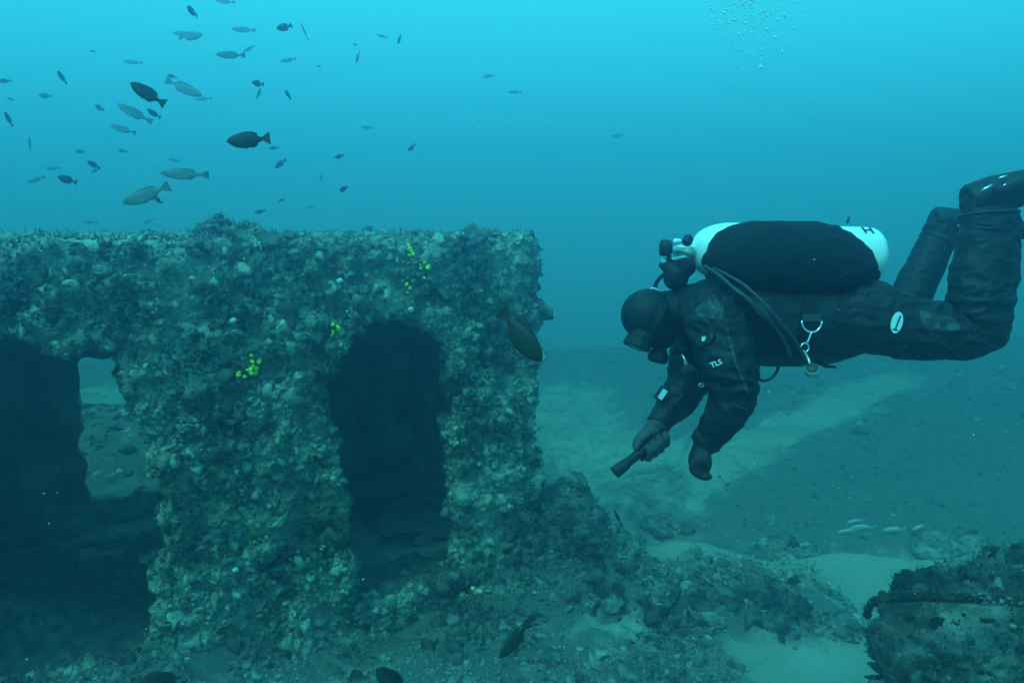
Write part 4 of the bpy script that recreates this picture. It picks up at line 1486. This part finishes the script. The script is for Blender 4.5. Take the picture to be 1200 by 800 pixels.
# feathery tuft standing up from the roof edge
c = roof_pt(553, 0.15)
bm = bmesh.new()
for k in range(70):
    a = r2.uniform(0, 6.28); ln = r2.uniform(0.06, 0.125) * (1 - 0.25 * r2.random()); q_ = r2.uniform(0, 0.045)
    b0 = c + Vector((math.cos(a) * q_ * 0.4, math.sin(a) * q_ * 0.4, -0.02))
    b1 = b0 + Vector((math.cos(a) * q_ * 0.8, math.sin(a) * q_ * 0.8, ln * 0.6)); b2 = b0 + Vector((math.cos(a) * q_ * 0.7, math.sin(a) * q_ * 0.7, ln + 0.02))
    loft(bm, [(b0, 0.004), (b1, 0.005), (b2, 0.002)], 5)
M_TUFT = simple_mat('hydroid', (0.12, 0.16, 0.10), 0.95, var=0.4, scale=60, bump=0.5, spec=0.1)
tag(part('seaweed_tuft', bm, M_TUFT, None), 'feathery tuft standing alone on the roof edge near the right corner', 'seaweed')

# encrusted wreckage close by on the right, with a pipe lying over its top
rc = P(1180, 790, 2.75)
bm = bmesh.new()
outline = [(1022, 700, 2.75), (1060, 694, 2.85), (1100, 676, 2.95), (1150, 656, 3.05), (1200, 636, 3.1), (1270, 628, 3.1)]
for (x, y, d), rr_ in zip([(1078, 760, 2.85), (1130, 752, 2.8), (1190, 745, 2.8), (1260, 740, 2.8), (1140, 728, 2.95), (1205, 700, 3.0), (1290, 700, 3.1), (1072, 850, 2.85), (1140, 880, 2.8), (1230, 880, 2.8), (1310, 850, 2.9), (1100, 1000, 2.9), (1220, 1030, 2.9), (1330, 1030, 3.0)],
                          [0.17, 0.19, 0.20, 0.22, 0.22, 0.20, 0.24, 0.17, 0.24, 0.28, 0.28, 0.30, 0.36, 0.36]):
    ball(bm, P(x, y, d), rr_ * 1.0, rr_ * 1.1, rr_ * 0.95, sub=3)
me_ = remeshed(finish(bm, 'encrusted_wreckage'), 0.014, 3)
Va, Ta = mesh_arrays(me_)
keep = Va[:, 2] > -0.1
Va, Ta = crusted(me_, 0.075, seed=44)
M_WRECK = growth_mat('wreck_growth', (0.02, 0.028, 0.022), (0.10, 0.118, 0.098), (0.40, 0.43, 0.36))
wreck = link_mesh('encrusted_wreckage', me_, M_WRECK)
tag(wreck, 'nearest heap of encrusted wreckage at the lower right, a thin pipe across its top', 'wreckage')
ps = []
p_, n_2 = sample_surface(Va, Ta, 900, lambda c, n: np.where(c[:, 2] > 0.5, 1.0, 0.3)); ps.append(scatter(p_, n_2, lumpsizes(len(p_), 0.010, 0.026, 1.6), SH2, up=0.2, tints=ltint(p_)))
p_, n_2 = sample_surface(Va, Ta, 2500); ps.append(scatter(p_, n_2, lumpsizes(len(p_), 0.006, 0.022), SH1, up=0.2, tints=ltint(p_)))
p_, n_2 = sample_surface(Va, Ta, 9000); ps.append(scatter(p_, n_2, lumpsizes(len(p_), 0.003, 0.010), SH0, up=0.2, tints=ltint(p_)))
p_, n_2 = sample_surface(Va, Ta, 9000); ps.append(turf(p_, n_2, lumpsizes(len(p_), 0.010, 0.035)))
Vj, Fj, Tj = join(ps)
e = link_mesh('crust', np_mesh('crust', Vj, Fj, Tj), M_WRECK); e.parent = wreck
tag(e, kind='stuff')
bm = bmesh.new()
pts = [(P(1016, 722, 2.64), 0.010), (P(1021, 707, 2.60), 0.013), (P(1048, 700, 2.56), 0.015), (P(1090, 699, 2.50), 0.016), (P(1140, 701, 2.47), 0.016), (P(1200, 705, 2.44), 0.016), (P(1290, 712, 2.4), 0.016)]
loft(bm, smooth_path(pts, 12), 14)
pm_ = finish(bm, 'pipe')
Vp, Tp = mesh_arrays(pm_)
Vp = Vp + vnormals(Vp, Tp) * (0.005 * noise(Vp.astype(np.float64) * 30))[:, None]
pm_.vertices.foreach_set('co', Vp.astype(np.float32).ravel())
pp_ = link_mesh('pipe', pm_, M_WRECK); pp_.parent = wreck
Vp2, Tp2 = mesh_arrays(pm_)
p_, n_2 = sample_surface(Vp2, Tp2, 500)
Vj, Fj, Tj = scatter(p_, n_2, lumpsizes(len(p_), 0.003, 0.010), SH0, up=0.2, tints=ltint(p_))
Vk, Fk, Tk = turf(*sample_surface(Vp2, Tp2, 300), lumpsizes(300, 0.008, 0.022))
Vj, Fj, Tj = join([(Vj, Fj, Tj), (Vk, Fk, Tk)])
tag(link_mesh('crust', np_mesh('crust', Vj, Fj, Tj), M_WRECK), kind='stuff').parent = pp_

# short stalks standing on the rubble bank
def gpt(px, py, start=2.5):
    """where the seabed is seen at this spot"""
    d = P(px, py, 1.0) - CAM
    t = start
    for _ in range(400):
        q_ = CAM + d * t
        if q_.z <= float(ground_h(np.array([q_.x]), np.array([q_.y]))[0]):
            break
        t += 0.02
    return CAM + d * t


for (x, y, h_, lab) in ((834, 688, 0.075, 'tallest dark stub standing on the rubble bank below the diver'), (752, 678, 0.05, 'short dark stub on the left part of the rubble bank'),
                        (727, 682, 0.045, 'squat dark stub at the left end of the rubble bank')):
    g_ = gpt(x, y)
    bm = bmesh.new()
    loft(bm, smooth_path([(g_ - Vector((0, 0, 0.03)), 0.018), (g_ + Vector((0.004, 0, h_ * 0.5)), 0.014), (g_ + Vector((-0.003, 0, h_)), 0.016), (g_ + Vector((0, 0, h_ + 0.012)), 0.006)], 4), 12)
    for v in bm.verts:
        v.co += Vector((r2.uniform(-1, 1), r2.uniform(-1, 1), r2.uniform(-1, 1))) * 0.003
    tag(part('sponge_stub', bm, M_TUFT, None), lab, 'sponge', 'stubs on the rubble bank')
bm = bmesh.new(); g_ = gpt(786, 722); ball(bm, g_ + Vector((0, 0, 0.02)), 0.008, 0.006, 0.035, sub=2)
tag(part('shell', bm, M_SHELL, None), 'upright pale shell in the middle of the rubble bank', 'shell')

# low rocks farther out
for i, (x, y, r_, lab) in enumerate(((915, 650, 0.30, 'large low overgrown rock on the slope, left of the pale fish'), (770, 618, 0.20, 'faint low rock on the sand under the diver hand'), (1110, 640, 0.25, 'overgrown rock behind the wreckage at the lower right'))):
    g_ = gpt(x, y, 6.2)
    clump('seabed_rock', lab, 'rock', g_, r_, 9, mat=M_RUBBLE, seed=20 + i, lo=0.015, hi=0.05, stretch=(1.3, 1, 0.45), vox=0.02, sc_n=(150, 500))

# ------------------------------------------------------------------ fish
def fish_mat(name, back, side, belly, rough=0.45):
    m, n, l, b = new_mat(name)
    t = n.new('ShaderNodeTexCoord')
    sp = n.new('ShaderNodeSeparateXYZ')
    l.new(t.outputs['Object'], sp.inputs[0])
    mr = n.new('ShaderNodeMapRange')
    mr.inputs[1].default_value = -0.16; mr.inputs[2].default_value = 0.16
    l.new(sp.outputs['Z'], mr.inputs[0])
    x = n.new('ShaderNodeTexNoise'); x.inputs['Scale'].default_value = 22
    l.new(t.outputs['Object'], x.inputs['Vector'])
    ad = n.new('ShaderNodeMath'); ad.operation = 'MULTIPLY_ADD'; ad.inputs[1].default_value = 0.35
    l.new(x.outputs['Fac'], ad.inputs[0])
    sb = n.new('ShaderNodeMath'); sb.operation = 'SUBTRACT'; sb.inputs[1].default_value = 0.17
    l.new(mr.outputs[0], sb.inputs[0]); l.new(sb.outputs[0], ad.inputs[2])
    r = ramp(n, [(0.15, belly), (0.5, side), (0.85, back)])
    l.new(ad.outputs[0], r.inputs[0])
    l.new(r.outputs[0], b.inputs['Base Color'])
    b.inputs['Roughness'].default_value = rough
    b.inputs['Specular IOR Level'].default_value = 0.35
    return m


M_DAMSEL = fish_mat('damselfish_skin', (0.009, 0.010, 0.009), (0.016, 0.018, 0.014), (0.025, 0.026, 0.018), 0.6)
M_BREAM = fish_mat('bream_skin', (0.05, 0.065, 0.055), (0.13, 0.16, 0.14), (0.26, 0.29, 0.27), 0.45)
M_PALEF = fish_mat('pale_fish_skin', (0.40, 0.44, 0.42), (0.22, 0.25, 0.24), (0.12, 0.15, 0.13), 0.5)
M_FIN = simple_mat('fish_fin', (0.02, 0.022, 0.02), 0.6, var=0.3, scale=40)
M_FINB = simple_mat('bream_fin', (0.10, 0.12, 0.11), 0.6, var=0.3, scale=40)
M_EYE = simple_mat('fish_eye', (0.01, 0.01, 0.012), 0.15, var=0.1)


def fish_meshes(h, w, tail_spread, fork, seed):
    """unit long fish, nose at x = +0.5; h height, w width"""
    parts = {}
    bm = bmesh.new()
    st_ = [(0.5, .02, .0), (0.47, .24, .01), (0.42, .48, .01), (0.32, .78, .005), (0.18, .97, 0), (0.05, 1.0, 0), (-0.08, .88, 0), (-0.20, .60, 0), (-0.28, .34, 0), (-0.34, .24, 0), (-0.36, .05, 0)]
    rings = []
    for x, k, z in st_:
        rings.append([bm.verts.new((x, w / 2 * k * math.cos(a) * (1.0 if k < .9 else 1.0), h / 2 * k * math.sin(a) * (1.05 if math.sin(a) < 0 else 0.95) + z)) for a in [2 * math.pi * j / 14 for j in range(14)]])
    for a, b in zip(rings[:-1], rings[1:]):
        for j in range(14):
            bm.faces.new((a[j], a[(j + 1) % 14], b[(j + 1) % 14], b[j]))
    bm.faces.new(rings[0]); bm.faces.new(rings[-1][::-1])
    bmesh.ops.subdivide_edges(bm, edges=bm.edges[:], cuts=1, use_grid_fill=True, smooth=0.6)
    parts['body'] = finish(bm, 'fish_body')

    def flat(outline, th=0.010, y=0.0, tilt=0.0):
        bm = bmesh.new()
        def mk(sgn):
            return [bm.verts.new((x, y + sgn * th / 2 + tilt * (0.5 - x), z)) for x, z in outline]
        a, b = mk(1), mk(-1)
        bm.faces.new(a); bm.faces.new(b[::-1])
        n_ = len(outline)
        for k in range(n_):
            bm.faces.new((a[k], b[k], b[(k + 1) % n_], a[(k + 1) % n_]))
        bmesh.ops.triangulate(bm, faces=[f for f in bm.faces if len(f.verts) > 4])
        return finish(bm, 'fish_fin')
    s_ = tail_spread
    parts['tail_fin'] = flat([(-0.33, h * .10), (-0.40, s_ * .55), (-0.52, s_), (-0.505, s_ * .55), (-0.52 + fork, 0.0), (-0.505, -s_ * .55), (-0.52, -s_), (-0.40, -s_ * .55), (-0.33, -h * .10)])
    parts['dorsal_fin'] = flat([(0.22, h * .40), (0.14, h * .49), (0.02, h * .54), (-0.10, h * .52), (-0.20, h * .44), (-0.25, h * .30), (-0.22, h * .24), (0.0, h * .40)])
    parts['anal_fin'] = flat([(-0.02, -h * .44), (-0.06, -h * .54), (-0.16, -h * .50), (-0.22, -h * .34), (-0.22, -h * .22)])
    parts['pelvic_fin'] = flat([(0.16, -h * .44), (0.06, -h * .57), (0.02, -h * .55), (0.06, -h * .44)])
    return parts


FM = {'damsel': fish_meshes(0.40, 0.17, 0.17, 0.10, 1), 'bream': fish_meshes(0.25, 0.12, 0.11, 0.07, 2)}
FMATS = {'damsel': (M_DAMSEL, M_FIN), 'bream': (M_BREAM, M_FINB), 'pale': (M_PALEF, M_PALEF)}
_joined = {}


def joined_fish(kind, mats):
    key = (kind, mats[0].name)
    if key not in _joined:
        bm = bmesh.new()
        nb = 0
        for k, me_ in FM[kind].items():
            n0 = len(bm.faces)
            bm.from_mesh(me_)
            bm.faces.ensure_lookup_table()
            for f in bm.faces[n0:]:
                f.material_index = 0 if k == 'body' else 1
                f.smooth = (k == 'body')
        me_ = bpy.data.meshes.new('small_fish'); bm.to_mesh(me_); bm.free()
        me_.materials.append(mats[0]); me_.materials.append(mats[1])
        _joined[key] = me_
    return _joined[key]


_part_meshes = {}


def fish(kind, hx, hy, tx, ty, d, f, label, name, group, big=False, hs=1.0, mats=None, roll=0.0):
    """head and tail where the photograph shows them, f = how much of its length is turned towards us"""
    mats = mats or FMATS[kind]
    h_, t_ = P(hx, hy, d), P(tx, ty, d)
    pl = (h_ - t_).length
    dd = pl * math.sqrt(max(0, 1 / f ** 2 - 1))
    h_ = P(hx, hy, d - dd / 2); t_ = P(tx, ty, d + dd / 2)
    ax = (h_ - t_).normalized()
    up = UPV if abs(ax.dot(UPV)) < 0.93 else RGT
    up = (up - ax * up.dot(ax)).normalized()
    up = Quaternion(ax, roll) @ up
    sd = up.cross(ax)
    L = (h_ - t_).length / 1.02
    M = Matrix((ax, sd, up)).transposed().to_4x4() @ Matrix.Diagonal((L, L * hs, L * hs, 1))
    M.translation = (h_ + t_) / 2
    if big:
        o = bpy.data.objects.new(name, None); COL.objects.link(o)
        o.matrix_world = M
        for k, me_ in FM[kind].items():
            key = (kind, k)
            if key not in _part_meshes:
                me2 = me_.copy(); me2.materials.append(mats[0] if k == 'body' else mats[1])
                if k == 'body':
                    me2.polygons.foreach_set('use_smooth', np.ones(len(me2.polygons), bool))
                _part_meshes[key] = me2
            c_ = bpy.data.objects.new(k, _part_meshes[key]); COL.objects.link(c_); c_.parent = o
        for s in (-1, 1):
            if 'eye' not in _part_meshes:
                bm = bmesh.new(); ball(bm, Vector((0, 0, 0)), 0.02, 0.008, 0.02, sub=2)
                e_ = finish(bm, 'eye'); e_.materials.append(M_EYE); _part_meshes['eye'] = e_
                bm = bmesh.new(); ball(bm, Vector((-0.05, 0, 0)), 0.06, 0.004, 0.025, sub=2)
                e_ = finish(bm, 'pectoral_fin'); e_.materials.append(mats[1]); _part_meshes['pec'] = e_
            w_ = 0.17 if kind == 'damsel' else 0.12; hh = 0.40 if kind == 'damsel' else 0.27
            c_ = bpy.data.objects.new('eye', _part_meshes['eye']); COL.objects.link(c_); c_.parent = o
            c_.location = (0.40, s * w_ * 0.24, hh * 0.08)
            c_ = bpy.data.objects.new('pectoral_fin', _part_meshes['pec']); COL.objects.link(c_); c_.parent = o
            c_.location = (0.20, s * w_ * 0.48, -hh * 0.08); c_.rotation_euler = (0, 0.3, s * 0.35)
    else:
        o = bpy.data.objects.new(name, joined_fish(kind, mats)); COL.objects.link(o)
        o.matrix_world = M
    return tag(o, label, 'fish', group)


GD, GB = 'dark damselfish in open water', 'grey bream in open water'
# kind, head x y, tail x y, distance, turn, label, parts
FISH = [
 ('damsel', 265, 166, 316, 162, 2.05, .98, 'largest dark damselfish in open water, facing left above the deckhouse roof', 1, .95),
 ('damsel', 152, 97, 193, 122, 2.4, .95, 'dark damselfish facing up and left, second largest over the roof', 1, .95),
 ('damsel', 635, 424, 588, 364, 1.55, .95, 'big dark damselfish diving head down in front of the right corner of the deckhouse', 1, .90),
 ('damsel', 585, 771, 620, 729, 2.1, .95, 'dark damselfish nosing down over the ground at the foot of the deckhouse', 1, .85),
 ('damsel', 440, 783, 478, 812, 1.9, .9, 'dark fish cut by the bottom edge of the photo, under the arched doorway', 1, .95),
 ('damsel', 168, 792, 214, 806, 1.9, .85, 'dark fish half out of the photo at the bottom left', 1, 1.1),
 ('damsel', 67, 207, 90, 214, 4.3, .9, 'small dark damselfish with forked tail, low at the left above the roof', 0, 1.1),
 ('damsel', 219, 8, 231, 19, 4.6, .6, 'dark rounded damselfish nearest the top edge of the photo', 0, 1),
 ('damsel', 67, 83, 78, 98, 5.0, .8, 'dark damselfish near the left edge with its head up, left of the second largest one', 0, 1),
 ('damsel', 45, 112, 60, 113, 6.6, .8, 'faint damselfish level with the second largest one, far to its left', 0, 1.1),
 ('damsel', -4, 95, 13, 95, 5.6, .9, 'damselfish cut by the left edge of the photo, upper of the two there', 0, .9),
 ('damsel', 5, 131, 15, 148, 4.8, .85, 'dark damselfish with its head up, close to the left edge of the photo', 0, .95),
 ('damsel', 172, 128, 188, 138, 4.6, .85, 'small dark damselfish just under the second largest one', 0, 1),
 ('damsel', 111, 124, 122, 129, 6.4, .7, 'faint damselfish left of the two slanting grey bream', 0, 1.2),
 ('damsel', 102, 189, 117, 197, 4.8, .8, 'dark damselfish between the left edge and the long grey bream', 0, 1.1),
 ('damsel', 107, 202, 116, 198, 6.5, .8, 'tiny damselfish touching the underside of a darker one at the left', 0, .9),
 ('damsel', 88, 177, 99, 178, 6.6, .8, 'faint damselfish high left of the long grey bream, left one of a pair', 0, 1.1),
 ('damsel', 138, 176, 149, 178, 6.8, .8, 'faint damselfish high left of the long grey bream, right one of a pair', 0, 1),
 ('damsel', 34, 160, 36, 178, 6.6, .9, 'faint damselfish hanging upright near the left edge', 0, .85),
 ('damsel', 196, 88, 207, 91, 5.6, .8, 'small damselfish just right of the second largest one, above a slanting bream', 0, .9),
 ('damsel', 181, 231, 190, 238, 3.7, .7, 'dark little damselfish under the tail of the large low bream', 0, 1.1),
 ('damsel', 324, 34, 342, 30, 4.7, .9, 'dark damselfish facing left high in the water beside a thin upright fish', 0, 1.1),
 ('damsel', 295, 97, 309, 99, 4.9, .75, 'dark damselfish of a touching pair above the largest one, the upper of the two', 0, 1.1),
 ('damsel', 306, 104, 300, 116, 5.8, .8, 'fainter damselfish of a touching pair above the largest one, the lower of the two', 0, .9),
 ('damsel', 334, 106, 341, 116, 4.9, .7, 'dark damselfish right of the touching pair', 0, 1.05),
 ('damsel', 315, 174, 326, 173, 6.2, .8, 'little damselfish just right of the largest one, at its tail', 0, .9),
 ('damsel', 322, 197, 335, 187, 5.8, .85, 'damselfish tilted nose down, below the tail of the largest one', 0, .85),
 ('damsel', 392, 185, 403, 182, 5.6, .8, 'small dark damselfish in the middle of the gap right of the largest one', 0, .9),
 ('damsel', 398, 224, 407, 219, 5.3, .7, 'small dark damselfish low over the roof, between the doorway and the open water', 0, 1.0),
 ('damsel', 478, 177, 487, 169, 6.0, .85, 'small tilted damselfish farthest right of the upper shoal', 0, .8),
 ('damsel', 466, 52, 470, 41, 5.6, .8, 'thin dark upright damselfish high up, right end of the shoal', 0, .7),
 ('damsel', 417, 74, 421, 62, 6.3, .8, 'faint upright damselfish high up, left of the thin dark one', 0, .75),
 ('damsel', 375, 204, 378, 214, 6.2, .8, 'thin upright damselfish low over the roof', 0, .6),
 ('damsel', 413, 52, 419, 53, 7.4, .8, 'tiny faint speck of a damselfish above the faint upright one', 0, .9),
 ('damsel', 371, 77, 377, 79, 7.4, .8, 'tiny faint damselfish alone between the thin upright fish and the shoal end', 0, .8),
 ('damsel', 298, 249, 311, 247, 6.2, .85, 'small damselfish just above the roof, over the growth lumps', 0, .8),
 ('damsel', 326, 236, 334, 233, 7.0, .8, 'faint tiny damselfish a little above the one over the growth lumps', 0, .8),
 ('damsel', 105, 60, 113, 61, 7.2, .8, 'tiny faint damselfish alone in the upper left water', 0, .9),
 ('damsel', 8, 115, 17, 117, 7.2, .8, 'tiny faint damselfish close above the upright one at the left edge', 0, .9),
 ('damsel', 992, 262, 996, 254, 2.6, .7, 'tiny dark fish hanging just above the white cylinder', 0, .9),
 ('damsel', 719, 596, 728, 614, 4.9, .95, 'small faint fish with its head up over the sand right of the deckhouse', 0, .5),
 ('bream', 187, 203, 244, 205, 4.0, .98, 'long grey bream facing left, the straightest one, over the roof', 1, .95),
 ('bream', 143, 239, 198, 218, 3.5, .97, 'large grey bream swimming down and left, lowest over the roof', 1, 1.15),
 ('bream', 136, 122, 178, 143, 5.0, .97, 'grey bream slanting up left, upper of two below the second largest damselfish', 0, 1),
 ('bream', 128, 147, 159, 156, 5.4, .97, 'grey bream slanting up left, lower of two below the second largest damselfish', 0, 1),
 ('bream', 237, 113, 195, 94, 5.2, .97, 'grey bream slanting down right, right of the second largest damselfish', 0, .9),
 ('bream', 252, 64, 287, 65, 4.8, .97, 'grey bream facing left below the top edge, clearest of the high ones', 0, 1.05),
 ('bream', 238, 41, 210, 44, 5.8, .97, 'grey bream of an overlapping pair near the top, the lower right one', 0, 1.25),
 ('bream', 202, 39, 226, 40, 6.6, .97, 'faint bream of an overlapping pair near the top, the upper left one', 0, 1),
 ('bream', 271, 34, 299, 36, 6.8, .97, 'faint bream above the clearest high one', 0, 1),
 ('bream', 252, 1, 275, 3, 7.2, .97, 'faint bream at the very top edge', 0, 1),
 ('bream', 285, 61, 298, 54, 7.4, .9, 'faint short bream behind the tail of the clearest high one', 0, 1),
 ('bream', 144, 72, 167, 74, 7.4, .97, 'very faint bream above the second largest damselfish', 0, .9),
 ('bream', 227, 117, 248, 115, 7.2, .97, 'very faint bream under the one slanting down right', 0, .8),
 ('bream', 328, 72, 347, 69, 6.8, .97, 'faint bream between the high damselfish and the touching pair', 0, 1),
 ('bream', 31, 214, 52, 207, 5.6, .97, 'grey bream near the left edge, left of the small fork tailed damselfish', 0, 1.1),
 ('bream', 53, 198, 70, 197, 6.3, .97, 'grey bream above the small fork tailed damselfish', 0, 1.2),
 ('bream', 197, 186, 211, 189, 7.2, .97, 'faint bream just above the straightest long one', 0, 1),
 ('bream', 441, 41, 454, 44, 6.8, .9, 'faint bream near the right end of the high shoal', 0, 1),
 ('bream', 423, 149, 437, 150, 7.0, .9, 'faint bream alone in the open water right of the largest damselfish', 0, 1),
 ('bream', 358, 243, 369, 242, 7.4, .9, 'faint bream low over the roof above the yellow sponges', 0, .9),
 ('bream', 98, 260, 114, 261, 7.2, .97, 'faint bream just over the roof at the left', 0, 1),
 ('bream', 168, 262, 182, 256, 7.0, .97, 'faint tilted bream just over the roof, left of the growth lumps', 0, 1),
 ('bream', 565, 91, 580, 88, 7.6, .97, 'faint bream in the middle of the open water, upper of two', 0, .9),
 ('bream', 595, 108, 611, 108, 7.2, .97, 'faint bream in the middle of the open water, lower of two', 0, .9),
 ('bream', 717, 160, 731, 158, 7.4, .97, 'faint bream alone above the diver, left of the cylinder valves', 0, .9),
 ('bream', 352, 26, 361, 47, 4.6, .98, 'thin stick-like fish seen edge on, steeply tilted', 0, .35),
 ('pale', 981, 624, 1008, 621, 5.6, .95, 'pale fish over the slope, first from the left in a loose row', 0, .8),
 ('pale', 991, 613, 1014, 609, 5.9, .95, 'pale fish over the slope, highest of the loose row', 0, .9),
 ('pale', 995, 619, 1027, 618, 5.7, .95, 'pale fish over the slope, close under the highest one', 0, .9),
 ('pale', 1034, 622, 1062, 620, 5.5, .95, 'pale fish over the slope, third from the left in the loose row', 0, 1.0),
 ('pale', 1069, 621, 1086, 615, 5.6, .9, 'pale fish over the slope, farthest right in the loose row', 0, 1.1),
]
for (kind, hx, hy, tx, ty, d, f, lab, big, hs) in FISH:
    d = d * (1.0 if d < 4.5 or kind == 'pale' or hy > 300 else 1.0 + min(0.33, (d - 4.5) * 0.2))
    k2 = 'bream' if kind == 'pale' else kind
    nm = {'damsel': 'damselfish', 'bream': 'bream', 'pale': 'bream'}[kind]
    gr = {'damsel': GD, 'bream': GB, 'pale': 'pale bream over the slope'}[kind]
    fish(k2, hx, hy, tx, ty, d, f, lab, nm, gr, bool(big), hs, FMATS[kind])

# ------------------------------------------------------------------ bubbles and drifting specks
Vb, Fb = ico(1)


def specks(name, label, pts, rad, mat, squash=0.0):
    n_ = len(pts)
    s3 = rad[:, None] * (1 + squash * rng.uniform(-1, 1, (n_, 3)))
    V_ = pts[:, None, :] + Vb[None] * s3[:, None, :]
    F_ = Fb[None] + (np.arange(n_) * len(Vb))[:, None, None]
    o = link_mesh(name, np_mesh(name, V_.reshape(-1, 3), F_.reshape(-1, 3)), mat)
    return tag(o, label, kind='stuff')


M_BUB = simple_mat('air_bubble', (0.85, 0.87, 0.87), 0.15, var=0.05, spec=0.8)
nb = 1500
px_ = np.concatenate([rng.normal(878, 26, nb - 60), rng.normal(845, 8, 60)]); py_ = np.concatenate([np.abs(rng.normal(0, 48, nb - 60)) - 30, rng.normal(22, 8, 60)])
dp = rng.uniform(4.4, 5.8, nb)
pts = np.array([P(float(a), float(b), float(c)) for a, b, c in zip(px_, py_, dp)])
specks('air_bubbles', 'cloud of rising air bubbles at the top right', pts, 0.0018 + 0.009 * rng.random(nb) ** 4, M_BUB, 0.65)

M_SNOW = simple_mat('marine_snow', (0.80, 0.82, 0.78), 0.8, var=0.2)
ns = 2600
x_ = rng.uniform(-6, 7, ns); y_ = rng.uniform(0.8, 8.5, ns); z_ = rng.uniform(0.1, 5.0, ns)
pts = np.stack([x_, y_, z_], 1)
k_ = rng.random(ns)
specks('drifting_specks', 'pale specks drifting in the water', pts, (0.0010 + 0.0024 * k_ ** 3) * (0.35 + 0.25 * y_), M_SNOW, 0.5)

# ------------------------------------------------------------------ the water
m, n, l, b = new_mat('sea_water')
n.remove(b)
pv = n.new('ShaderNodeVolumePrincipled')
pv.inputs['Color'].default_value = (*WATER_SCATTER, 1)
pv.inputs['Absorption Color'].default_value = (*WATER_ABSORB, 1)
pv.inputs['Density'].default_value = WATER_DENSITY
pv.inputs['Anisotropy'].default_value = 0.87     # sea water scatters mostly forwards
l.new(pv.outputs[0], n['Material Output'].inputs['Volume'])
HX0, HX1, HY0, HY1, HZ0, HZ1 = -36, 36, -16, 37, -6.2, 6.0
hv = [(x, y, z) for x in (HX0, HX1) for y in (HY0, HY1) for z in (HZ0, HZ1)]
hf = [(0, 1, 3, 2), (4, 6, 7, 5), (0, 4, 5, 1), (2, 3, 7, 6), (0, 2, 6, 4), (1, 5, 7, 3)]
hm = bpy.data.meshes.new('haze')
hm.from_pydata(hv, [], hf)
hm.update()
haze = link_mesh('haze', hm, m, smooth=False)
tag(haze, 'blue green haze of the sea water', kind='stuff')
